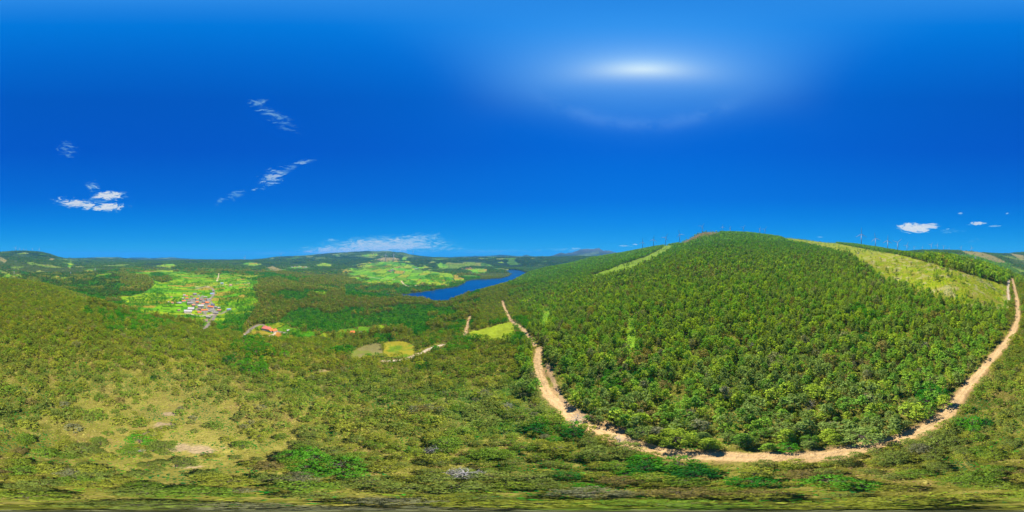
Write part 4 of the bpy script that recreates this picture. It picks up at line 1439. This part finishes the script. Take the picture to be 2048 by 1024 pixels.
G1 = 'wind turbines along the ridge left of the rocky summit'
G2 = 'wind turbines on the top of the forested hill'
G3 = 'wind turbines behind the pine belt of the grassy clearing'
G4 = 'wind turbines on the hill beyond the near slope'
G5 = 'wind turbines on the hills across the lake'
TURB = [
    (1285.3, 1500, 484.7, 5, -20, 'wind turbine lowest on the ridge, one blade pointing straight up', G1),
    (1307.0, 1380, 479.2, 8, 15, 'wind turbine second up the ridge from the lake side, above the thin cloud', G1),
    (1331.5, 1250, 475.2, 28, 10, 'wind turbine third up the ridge, standing at the top of the green strip', G1),
    (1359.5, 1130, 468.6, -18, -12, 'wind turbine at the foot of the rocky summit slope, tallest of the ridge four', G1),
    (1404.3, 1015, 452.6, 34, 20, 'wind turbine on the rocky summit with a blade raised to the side', G2),
    (1445.3, 1045, 455.8, 0, 5, 'wind turbine on the hilltop with one blade exactly upright', G2),
    (1460.2, 1500, 456.5, 60, 80, 'slim wind turbine seen edge-on behind the hilltop trees', G2),
    (1486.5, 1060, 456.3, 40, 0, 'wind turbine on the hilltop with blades spread in a wide V', G2),
    (1519.5, 1500, 457.5, 55, 85, 'slim edge-on wind turbine just beside the last one on the hilltop', G2),
    (1529.7, 1050, 458.8, 32, 12, 'last wind turbine on the hilltop before the grassy clearing begins', G2),
    (1722.7, 1250, 468.6, 0, 10, 'largest wind turbine above the pine belt of the clearing', G3),
    (1751.0, 1380, 477.0, -10, -10, 'second wind turbine above the pine belt, beside a short mast', G3),
    (1775.2, 1500, 481.3, 3, 15, 'third wind turbine above the pine belt, one blade upright', G3),
    (1795.2, 1600, 485.2, 50, 0, 'fourth wind turbine above the pine belt, under the cloud edge', G3),
    (1814.0, 1700, 490.4, 20, 10, 'fifth wind turbine, half sunk behind the pine belt', G3),
    (1828.2, 1800, 494.0, -30, 0, 'sixth wind turbine, only its head above the pine belt', G3),
    (1844.8, 1850, 493.8, 0, 20, 'wind turbine in the dip where the pine belt meets the far hill', G3),
    (1862.3, 1900, 489.8, 40, -15, 'first wind turbine on the far round hill, beneath the white cloud', G3),
    (1874.6, 1980, 489.9, 15, 5, 'second wind turbine on the far round hill', G3),
    (1887.0, 2050, 493.0, 70, 0, 'third and smaller wind turbine on the far round hill', G3),
    (1898.2, 2120, 496.0, 0, 0, 'tiny wind turbine just right of the far round hill summit', G3),
    (1922.2, 2150, 494.6, 30, 10, 'wind turbine at the upper tip of the bald slope', G3),
    (1943.4, 2150, 495.4, -20, 0, 'wind turbine standing over the middle of the bald slope', G3),
    (31.5, 2900, 495.2, 20, 0, 'tallest and first wind turbine on the dark hill top', G4),
    (39.6, 3000, 497.2, 0, 10, 'second wind turbine on the dark hill top', G4),
    (47.0, 3050, 498.3, 35, 0, 'third wind turbine on the dark hill top, rather small', G4),
    (52.6, 3100, 499.4, -15, -10, 'fourth and smallest wind turbine on the dark hill top', G4),
    (64.8, 2850, 497.2, 50, 0, 'fifth wind turbine on the dark hill, apart from the first four', G4),
    (78.5, 2750, 498.2, 10, 10, 'last wind turbine on the dark hill where its shoulder drops', G4),
    (489.5, 4600, 514.0, 25, 0, 'lone wind turbine on the low blue horizon beside the village side hills', G5),
    (561.8, 4800, 507.2, 40, 0, 'pale wind turbine alone on the low hill across the valley', G5),
    (654.6, 5000, 504.8, 0, 0, 'wind turbine on the long shoulder left of the cloud covered hill', G5),
    (737.0, 5200, 501.0, 30, 0, 'small wind turbine at the highest part of the hill across the valley', G5),
    (754.0, 5200, 500.2, 70, 0, 'small wind turbine beside the first one on the summit across the valley', G5),
    (771.2, 2550, 505.3, 10, 10, 'white wind turbine on the tan platform above the green promontory', G5),
    (787.3, 2650, 502.2, 2, -10, 'tall wind turbine behind the tan platform of the promontory', G5),
    (826.0, 3900, 502.6, 58, 30, 'dark wind turbine on the slope right of the hill across the lake', G5),
]
for (u, r, vh, ph, yw, lab, grp) in TURB:
    turbine(u, r, vh, ph, yw, lab, grp, thick=1.1)

# ------------------------------------------------------------------ lattice pylons
def pylon(u, v, hgt, label):
    xx, yy, zg, r = hit(u, v)
    az = math.atan2(xx, yy)
    e = empty('power_pylon', (xx, yy, zg - 0.3), -az + 0.5, label, 'pylon', 'power line pylons in the valley')
    b, t = hgt * 0.10, hgt * 0.025
    for sx in (-1, 1):
        for sy in (-1, 1):
            MB().tube((sx * b, sy * b, 0), (sx * t, sy * t, hgt * 0.92), 0.28, 0.2, 4).build('leg', M_STEEL, e)
    lat = MB()
    n = 7
    for i in range(n):
        z0, z1 = hgt * 0.92 * i / n, hgt * 0.92 * (i + 1) / n
        w0, w1 = b + (t - b) * i / n, b + (t - b) * (i + 1) / n
        for k, (a, c) in enumerate((((-1, -1), (1, -1)), ((1, -1), (1, 1)), ((1, 1), (-1, 1)), ((-1, 1), (-1, -1)))):
            lat.tube((a[0] * w0, a[1] * w0, z0), (c[0] * w1, c[1] * w1, z1), 0.12, 0.12, 3, False)
            lat.tube((c[0] * w0, c[1] * w0, z0), (a[0] * w1, a[1] * w1, z1), 0.12, 0.12, 3, False)
    lat.build('lattice', M_STEEL, e)
    for zz, ww in ((0.66, 0.22), (0.78, 0.18), (0.90, 0.13)):
        MB().tube((-ww * hgt, 0, zz * hgt), (ww * hgt, 0, zz * hgt), 0.25, 0.25, 4).build('crossarm', M_STEEL, e)
    MB().tube((0, 0, 0.9 * hgt), (0, 0, hgt), 0.3, 0.1, 4).build('peak', M_STEEL, e)


pylon(808.3, 546.5, 30, 'pale lattice power pylon standing in the promontory fields above the lake')
pylon(190.3, 541.5, 26, 'lattice power pylon at the edge of the bright meadow below the wooded ridge')
pylon(141.3, 550.5, 24, 'lattice power pylon in the wood at the foot of the dark hill')
pylon(28.5, 548.5, 26, 'lattice power pylon above the pale bank at the near slope edge')
pylon(1951.0, 529.0, 26, 'faint lattice pylon below the bald slope behind the pine belt')

# ------------------------------------------------------------------ houses
MW = {'stone': plain_mat('stone_wall', (0.20, 0.18, 0.155), 0.9, 0.35, 1.2, 0.2), 'white': plain_mat('whitewashed_wall', (0.42, 0.39, 0.33), 0.85, 0.12, 0.6, 0.2),
      'cream': plain_mat('cream_wall', (0.40, 0.35, 0.27), 0.85, 0.15, 0.6, 0.2), 'block': plain_mat('concrete_block_wall', (0.21, 0.19, 0.17), 0.9, 0.2, 0.9, 0.2)}
MR = {'orange': plain_mat('orange_tiles', (0.52, 0.145, 0.035), 0.85, 0.3, 1.3, 0.2), 'faded': plain_mat('faded_terracotta_tiles', (0.42, 0.17, 0.085), 0.85, 0.4, 1.1, 0.2),
      'red': plain_mat('pinkish_red_tiles', (0.42, 0.12, 0.085), 0.85, 0.25, 1.1, 0.2), 'brown': plain_mat('brown_tiles', (0.24, 0.15, 0.10), 0.85, 0.4, 1.1, 0.2),
      'grey': plain_mat('grey_fibre_cement', (0.21, 0.19, 0.17), 0.85, 0.25, 0.8, 0.2), 'light': plain_mat('pale_sheet_roof', (0.36, 0.33, 0.29), 0.7, 0.15, 0.8, 0.3),
      'slate': plain_mat('dark_slate_roof', (0.12, 0.13, 0.155), 0.7, 0.25, 0.8, 0.3), 'blue': plain_mat('blue_grey_roof', (0.20, 0.28, 0.42), 0.6, 0.15, 0.8, 0.3)}
M_GLASS = plain_mat('window_glass', (0.03, 0.04, 0.05), 0.15, 0.1, 1.0, 0.6)
M_DOOR = plain_mat('painted_door', (0.12, 0.07, 0.04), 0.7, 0.2, 2.0, 0.3)
M_FRAME = plain_mat('white_frame', (0.55, 0.55, 0.52), 0.6, 0.05, 2.0, 0.3)


def house(u, v, L, Dp, h, roof, wall, ang, label, style='gable', name='house', cat='house', group='houses of the village', chim=True, dv=1.2):
    xx, yy, zg, r = hit(u, v + dv)
    az = math.atan2(xx, yy)
    zb = min(float(ground(xx + a, yy + b)) for a in (-L / 2, 0, L / 2) for b in (-Dp / 2, 0, Dp / 2))
    e = empty(name, (xx, yy, zb), -az + R(ang), label, cat, group)
    h = h + (zg - zb) + 0.3
    pitch = Dp * (0.22 if style != 'shed' else 0.10)
    wb = MB()
    if style in ('gable',):
        V = [(-L/2, -Dp/2, -0.5), (L/2, -Dp/2, -0.5), (L/2, Dp/2, -0.5), (-L/2, Dp/2, -0.5), (-L/2, -Dp/2, h), (L/2, -Dp/2, h), (L/2, Dp/2, h), (-L/2, Dp/2, h),
             (-L/2, 0, h + pitch), (L/2, 0, h + pitch)]
        wb.add(V, [(3, 2, 1, 0), (0, 1, 5, 4), (2, 3, 7, 6), (1, 2, 6, 9, 5), (3, 0, 4, 8, 7), (4, 5, 9, 8), (6, 7, 8, 9)])
    else:
        wb.box((0, 0, h / 2 - 0.25), (L, Dp, h + 0.5))
    wb.build('wall', MW[wall], e)
    ov, th = 0.45, 0.22
    rb = MB()
    if style == 'gable':
        ex, ey = L / 2 + ov, Dp / 2 + ov
        drop = pitch * ov / (Dp / 2)
        for s in (-1, 1):
            a = [(-ex, s * ey, h - drop + 0.04), (ex, s * ey, h - drop + 0.04), (ex, 0, h + pitch + 0.04), (-ex, 0, h + pitch + 0.04)]
            b = [(p[0], p[1], p[2] + th) for p in a]
            rb.add(a + b, [(0, 1, 2, 3), (7, 6, 5, 4), (0, 4, 5, 1), (1, 5, 6, 2), (2, 6, 7, 3), (3, 7, 4, 0)])
    elif style == 'hip':
        ex, ey = L / 2 + ov, Dp / 2 + ov
        k = ex - ey if ex > ey else 0.2
        V = [(-ex, -ey, h), (ex, -ey, h), (ex, ey, h), (-ex, ey, h), (-ex, -ey, h + th), (ex, -ey, h + th), (ex, ey, h + th), (-ex, ey, h + th),
             (-k, 0, h + pitch * 1.2), (k, 0, h + pitch * 1.2)]
        rb.add(V, [(3, 2, 1, 0), (0, 1, 5, 4), (1, 2, 6, 5), (2, 3, 7, 6), (3, 0, 4, 7), (4, 5, 9, 8), (6, 7, 8, 9), (5, 6, 9), (7, 4, 8)])
    else:
        ex, ey = L / 2 + ov, Dp / 2 + ov
        V = [(-ex, -ey, h + 0.03), (ex, -ey, h + 0.03), (ex, ey, h + pitch * 2), (-ex, ey, h + pitch * 2)]
        V += [(p[0], p[1], p[2] + th) for p in V]
        rb.add(V, [(3, 2, 1, 0), (4, 5, 6, 7), (0, 1, 5, 4), (1, 2, 6, 5), (2, 3, 7, 6), (3, 0, 4, 7)])
        V = [(-L/2, Dp/2, h), (L/2, Dp/2, h), (L/2, Dp/2, h + pitch * 1.8), (-L/2, Dp/2, h + pitch * 1.8), (-L/2, -Dp/2, h), (L/2, -Dp/2, h)]
        MB().add(V, [(1, 0, 3, 2), (0, 4, 3), (5, 1, 2)]).build('gable_wall', MW[wall], e)
    ro = rb.build('roof', MR[roof], e)
    if chim and L > 6.5 and style != 'shed':
        MB().box((L * 0.27, 0.6, h + pitch + 0.5), (0.8, 0.7, 1.7)).build('chimney', MW[wall], ro)
    floors = 2 if h > 4.6 else 1
    n = max(1, int(L / 3.6))
    for s in (-1, 1):
        for f in range(floors):
            for i in range(n):
                px_ = -L / 2 + L * (i + 0.5) / n
                z0 = 1.5 + f * 2.7
                if z0 + 0.7 > h:
                    continue
                if f == 0 and i == n // 2 and s == -1:
                    do = MB().box((px_, s * (Dp / 2 + 0.03), 1.05), (1.1, 0.06, 2.1)).build('door', M_DOOR, e)
                    continue
                wo = MB().box((px_, s * (Dp / 2 + 0.02), z0), (1.25, 0.05, 1.35)).build('window', M_FRAME, e)
                MB().box((px_, s * (Dp / 2 + 0.055), z0), (1.0, 0.03, 1.1)).build('pane', M_GLASS, wo)
    return e


VG = 'houses of the village'
HOUSES = [
    (373, 592, 9, 6, 3.2, 'orange', 'white', 5, 'small orange roofed white house at the upper village edge beside the terraces'),
    (374, 597.3, 8.5, 6, 3.0, 'orange', 'stone', -10, 'small orange roofed stone house just below the upper white one'),
    (367.6, 602.3, 10, 6.5, 3.2, 'orange', 'white', 4, 'orange roofed cottage standing alone over the long grey shed'),
    (394.3, 600, 8, 7, 5.2, 'orange', 'cream', 20, 'two storey orange roofed house in the middle of the upper cluster'),
    (394.8, 606, 8.5, 6.5, 4.8, 'orange', 'stone', -12, 'orange roofed stone house below the two storey cream one'),
    (387, 611.3, 8.5, 7, 4.2, 'faded', 'stone', 12, 'faded terracotta roofed house beside the wide grey hall'),
    (415, 607.4, 11, 9, 5.5, 'orange', 'cream', -28, 'broad orange roofed house near the upper bend of the lane'),
    (422, 615.6, 16, 8, 5.2, 'orange', 'white', -30, 'long bright orange roofed house set slantwise by the village square'),
    (409, 622.6, 15, 8, 5.4, 'orange', 'white', 4, 'largest bright orange roofed house at the lower village front'),
    (398.6, 625.2, 8, 7, 3.4, 'orange', 'cream', 6, 'low orange roofed annex joined to the largest orange roofed house'),
    (438.6, 621.6, 9, 7, 4.0, 'faded', 'stone', -8, 'faded brownish roofed house by itself above the side road'),
    (405, 609.4, 9, 7, 4.6, 'faded', 'white', 15, 'salmon roofed white house in the crowded village middle'),
    (358, 606, 13, 5, 3.0, 'light', 'block', 8, 'long pale metal roofed shed at the field edge of the village'),
    (380, 607.2, 15, 8, 3.8, 'grey', 'block', 4, 'wide grey roofed hall under the orange roofed cottage'),
    (382, 618.8, 15, 9, 3.8, 'light', 'block', -6, 'pale roofed barn, upper of the two big barns by the yard'),
    (376, 623.6, 18, 8, 3.4, 'light', 'white', -4, 'longest white roofed barn, lower of the two big barns'),
    (389.8, 588.8, 12, 10, 4.4, 'grey', 'stone', 10, 'grey hip roofed house topmost in the village centre'),
    (388.8, 599, 8, 6, 3.8, 'grey', 'white', -14, 'small grey roofed white house left of the two storey cream one'),
    (402.2, 600.4, 8, 7, 4.2, 'brown', 'stone', 20, 'brown roofed stone house between the upper orange roofs and the lane'),
    (408, 604, 9, 7, 4.0, 'grey', 'stone', -20, 'grey roofed stone house above the broad orange one'),
    (402, 613.2, 14, 8, 4.4, 'light', 'block', 6, 'long pale roofed building across the centre of the village'),
    (423.8, 587.8, 11, 7, 3.6, 'blue', 'white', 6, 'blue tinted flat white building at the top of the village lane'),
    (426.8, 582, 8, 6, 3.6, 'grey', 'stone', -10, 'grey roofed house at the very top of the lane beyond the blue one'),
    (411, 593.4, 11, 3, 1.8, 'light', 'white', -16, 'narrow white polytunnel on the grass above the lane'),
    (417, 599.4, 12, 8, 3.6, 'grey', 'cream', 18, 'grey roofed house inside the first bend of the lane'),
    (425.6, 610.5, 9, 8, 4.6, 'slate', 'stone', -24, 'dark slate roofed house beside the broad orange one'),
    (430.8, 615.3, 11, 7, 4.0, 'grey', 'stone', -30, 'grey roofed barn behind the slantwise orange house'),
    (438.6, 616.2, 7, 5, 3.0, 'light', 'white', -20, 'small white shed at the wooded edge of the village'),
    (424, 621.6, 9, 7, 5.2, 'grey', 'white', 10, 'tall grey roofed white house right by the road junction'),
    (431.8, 626.2, 11, 6, 3.4, 'grey', 'block', -8, 'low grey roofed building at the fork of the two roads'),
    (357.4, 620.6, 6, 5, 2.4, 'brown', 'stone', 15, 'small brown stone hut at the end of the farm track'),
    (417.2, 635.6, 9, 7, 4.4, 'grey', 'stone', -18, 'grey roofed stone house first beside the road below the village'),
    (411.6, 642.4, 8, 6, 3.6, 'brown', 'cream', -10, 'pinkish brown roofed house lowest beside the curving road'),
    (457.4, 619.4, 9, 5, 3.2, 'blue', 'block', 4, 'grey blue roofed barn at the end of the side road in the trees'),
    (399.5, 618.4, 8, 6, 3.6, 'brown', 'stone', -30, 'brown roofed house behind the largest orange roofed one'),
    (368.8, 590.6, 8, 5, 3.4, 'light', 'white', -10, 'white roofed house at the top left corner of the village'),
    (343, 594, 5, 4, 2.6, 'faded', 'white', 0, 'tiny white cottage alone among the terraces'),
    (382.8, 593.2, 7, 5.5, 3.4, 'brown', 'stone', 16, 'small brown roofed house under the grey hip roofed one'),
    (397.6, 592, 6, 6, 4.0, 'grey', 'cream', 0, 'narrow grey roofed house at the upper right of the hip roofed one'),
    (337.4, 604, 3.5, 3, 2.6, 'light', 'white', 0, 'tiny white hut at the far end of the village path'),
    (344.8, 606, 7, 5, 2.6, 'faded', 'cream', -14, 'low salmon roofed outbuilding past the long shed'),
    (418.6, 623.2, 6, 5, 3.8, 'grey', 'stone', 0, 'small grey roofed house against the largest orange roof'),
    (365.8, 596.5, 5, 4, 3.0, 'light', 'white', 12, 'small white house between the two upper orange cottages'),
    (378, 602, 7, 5, 3.2, 'brown', 'stone', -8, 'brown roofed stone outhouse over the wide grey hall'),
    (411, 599, 7, 5, 3.4, 'faded', 'stone', 8, 'faded tile roofed small house squeezed in by the lane bend'),
]
for i, hs in enumerate(HOUSES):
    st = 'hip' if 'hip roofed' in hs[8] and 'topmost' in hs[8] else ('shed' if hs[2] >= 13 and hs[5] in ('light', 'grey') else 'gable')
    house(*hs, style=st)
OG = 'houses in the fields beyond the village'
house(444, 567, 13, 8, 4.5, 'blue', 'white', -6, 'blue roofed farmhouse in the terraces behind the village', group=OG)
house(461, 570.6, 11, 8, 4.2, 'faded', 'white', 8, 'white farmhouse with a brownish roof next to the blue roofed one', group=OG)
HG = 'buildings of the lone homestead by the road bend'
house(532.6, 658.8, 13, 10, 4.4, 'red', 'white', -22, 'main house with a big pinkish red hip roof inside the road bend', style='hip', group=HG)
house(540.6, 662.0, 7, 8, 3.2, 'orange', 'white', 48, 'middle wing with an orange roof beside the pinkish red house', group=HG, chim=False)
house(548.0, 662.3, 8, 7, 3.2, 'orange', 'white', 40, 'outer wing with an orange roof facing the brown garden', group=HG, chim=False)
house(530.6, 654.4, 5, 4, 2.8, 'orange', 'white', 0, 'tiny orange roofed hut behind the pinkish red house', group=HG, chim=False)
house(576.2, 661.6, 4, 3, 2.4, 'light', 'white', 20, 'tiny white shed at the end of the road past the homestead', group=HG, chim=False)
LG = 'buildings along the green strip above the plots'
house(702, 667.2, 11, 8, 4.2, 'orange', 'cream', 4, 'orange roofed house alone among trees above the two plots', group=LG)
house(720.8, 665.6, 5, 4, 2.6, 'grey', 'block', 10, 'small grey shed next to the lone orange roofed house', group=LG, chim=False)
house(749, 661.0, 13, 5, 3.0, 'light', 'white', 4, 'long white roofed shed below the bare brown patch', style='shed', group=LG)
house(764, 669.0, 6, 4, 2.6, 'light', 'white', -8, 'small white roofed shed half hidden by trees above the yellow plot', group=LG, chim=False)
PG = 'houses of the hamlet on the promontory'
for (u, v, L_, rf, lab) in [(778, 542.2, 20, 'faded', 'lowest left red roofed house of the promontory hamlet'), (783.5, 541.2, 20, 'light', 'white roofed house in the middle of the promontory hamlet'),
                            (788.5, 541.2, 18, 'red', 'red roofed house at the right end of the promontory hamlet'), (781, 544.2, 18, 'red', 'front red roofed house of the promontory hamlet, nearest the fields'),
                            (785.5, 539.5, 16, 'grey', 'grey roofed house at the back of the promontory hamlet'), (798.6, 534.7, 20, 'faded', 'long faded roofed house above the promontory hamlet'),
                            (794.5, 536.2, 16, 'orange', 'orange roofed house on the path above the promontory hamlet'), (831, 538, 22, 'light', 'pale farm building right of the promontory fields'),
                            (836, 538.6, 18, 'grey', 'grey farm building beside the pale one right of the fields'), (759, 517.5, 14, 'light', 'white house at the foot of the tan platform'),
                            (924.5, 538.6, 22, 'faded', 'left faded roofed house of the shore hamlet'), (933.5, 537.4, 22, 'red', 'middle red roofed house of the shore hamlet'),
                            (940.5, 536.6, 22, 'orange', 'right orange roofed house of the shore hamlet')]:
    house(u, v, L_, L_ * 0.6, 6, rf, 'white', (u * 37) % 50 - 25, lab, group=PG, chim=False, dv=0.3)
TG = 'houses of the far village on the hillside'
for k, (u, v, rf, lab) in enumerate([(584, 534.6, 'light', 'pale house at the left end of the far hillside village'), (589.5, 533.8, 'faded', 'faded roofed house high in the far hillside village'),
                                     (595, 535.0, 'grey', 'grey roofed house in the middle of the far hillside village'), (601, 534.2, 'light', 'white house right of the middle of the far hillside village'),
                                     (606.5, 535.6, 'red', 'red roofed house low in the far hillside village'), (612, 534.6, 'light', 'pale house at the right end of the far hillside village')]):
    house(u, v, 22, 13, 6, rf, 'white', (k * 47) % 60 - 30, lab, group=TG, chim=False, dv=0.2)

# ------------------------------------------------------------------ bare and dead trees
brng = np.random.default_rng(91)
bare_me = [trunk_mesh('bare_tree', brng, 'bare', M_BARE, 22) for _ in range(3)]
for k, (u, v, H_, lab) in enumerate([(930, 950, 8, 'bare white branched dead tree leaning over the scrub straight below'), (1152, 848, 9, 'nearly leafless tree at the inner side of the track bend'),
                                     (1238, 884, 7, 'bare forked tree on the lower verge where the track turns'), (1655, 790, 8, 'grey dead pine among green pines above the track middle'),
                                     (1546, 768, 9, 'tall bare trunk inside the pine stand above the track'), (1640, 690, 8, 'grey dead tree halfway up the pine slope, paler than its neighbours'),
                                     (1560, 660, 9, 'grey dead tree higher in the dense pines below the hill top'), (1735, 800, 7, 'small dead tree near the straight right part of the track'),
                                     (1500, 700, 8, 'leafless grey pine in the dark middle of the stand'), (1420, 760, 8, 'leafless tree in the pine stand left of the middle'),
                                     (625, 760, 6, 'small bare shrub tree on the pale slope edge'), (870, 905, 6, 'low grey leafless tree among the olive pines'),
                                     (1620, 815, 7, 'short dead tree just above the upper verge of the track'), (1015, 820, 7, 'thin bare tree in the thicket before the track bend'),
                                     (1850, 700, 8, 'grey dead tree near the upper right track bend'), (280, 905, 4, 'tiny bare grey tree on the open pale slope')]):
    xx, yy, zg, r = hit(u, v)
    o = link('bare_tree', bare_me[k % 3])
    o.location = (xx, yy, zg)
    o.rotation_euler = (0, 0, k * 1.3)
    o.scale = (H_ * 1.05, H_ * 1.05, H_)
    tag(o, lab, 'bare tree', 'dead and leafless trees')

# ------------------------------------------------------------------ boulders
def boulder_mesh(rng):
    bm = MB()
    V = []
    n, mrow = 10, 6
    for i in range(mrow + 1):
        t = math.pi * i / mrow
        for k in range(n):
            a = 2 * math.pi * k / n
            j = rng.uniform(0.75, 1.15)
            V.append((math.sin(t) * math.cos(a) * j, math.sin(t) * math.sin(a) * j * 0.8, math.cos(t) * 0.6 * rng.uniform(0.85, 1.1)))
    F = [(i * n + k, i * n + (k + 1) % n, (i + 1) * n + (k + 1) % n, (i + 1) * n + k) for i in range(mrow) for k in range(n)]
    bm.add(V, F)
    return bm


bmeshes = []
for k in range(4):
    o = boulder_mesh(brng).build('boulder', M_ROCK)
    bmeshes.append(o.data)
    D.objects.remove(o)
BL = [(1395, 469.5, 5, 'grey boulder on the left brow of the rocky summit'), (1402, 467.5, 6, 'big pale boulder in the middle of the rocky summit'), (1409, 467, 4.5, 'flat boulder on the rocky summit under its turbine'),
      (1388, 474, 5, 'brownish boulder low on the summit slope'), (1398, 472, 4, 'small boulder below the big pale summit one'), (1416, 466, 4, 'last boulder on the summit before the trees'),
      (1381, 478, 4.5, 'boulder at the foot of the rocky summit slope'), (1373, 482, 4, 'lowest boulder of the summit slope'), (1716, 507, 5, 'dark boulder at the top of the grassy clearing by the trees'),
      (1736, 530, 4, 'pale boulder at the lower left tip of the grassy clearing'), (1743, 524, 3, 'small pale boulder on the streaked part of the clearing'), (1797, 531, 2.5, 'small white boulder in the clearing beneath the cloud'),
      (1820, 545, 2.0, 'white stone halfway down the clearing'), (1760, 516, 3.5, 'grey boulder on the pale streak of the clearing'), (1868, 561, 1.8, 'small stone among the low gorse of the clearing'),
      (1640, 490, 5, 'boulder by the young pines at the upper clearing edge')]
for k, (u, v, s_, lab) in enumerate(BL):
    xx, yy, zg, r = hit(u, v)
    o = link('boulder', bmeshes[k % 4])
    o.location = (xx, yy, zg + s_ * 0.15)
    o.scale = (s_ * 0.6, s_ * 0.5, s_ * 0.5)
    o.rotation_euler = (0, 0, k * 0.9)
    tag(o, lab, 'boulder', 'boulders on the summit and the clearing')

# ------------------------------------------------------------------ air
HX = 17500.0
zlow = float(ZG.min()) - 1.0
zhigh = float(max(ZG.max(), 250.0)) + 40.0
hb = MB().box((0, 0, (zlow + zhigh) / 2), (2 * HX, 2 * HX, zhigh - zlow))
mh, gh = new_mat('haze_air')
pv = gh.n('ShaderNodeVolumePrincipled', Color=(0.06, 0.44, 1.0, 1.0), Density=7.0e-5, Anisotropy=0.0)
gh.n('ShaderNodeOutputMaterial', Volume=pv.outputs[0])
ho = hb.build('haze', mh)
tag(ho, 'thin blue haze filling the air over the valley', 'haze', None, 'stuff')
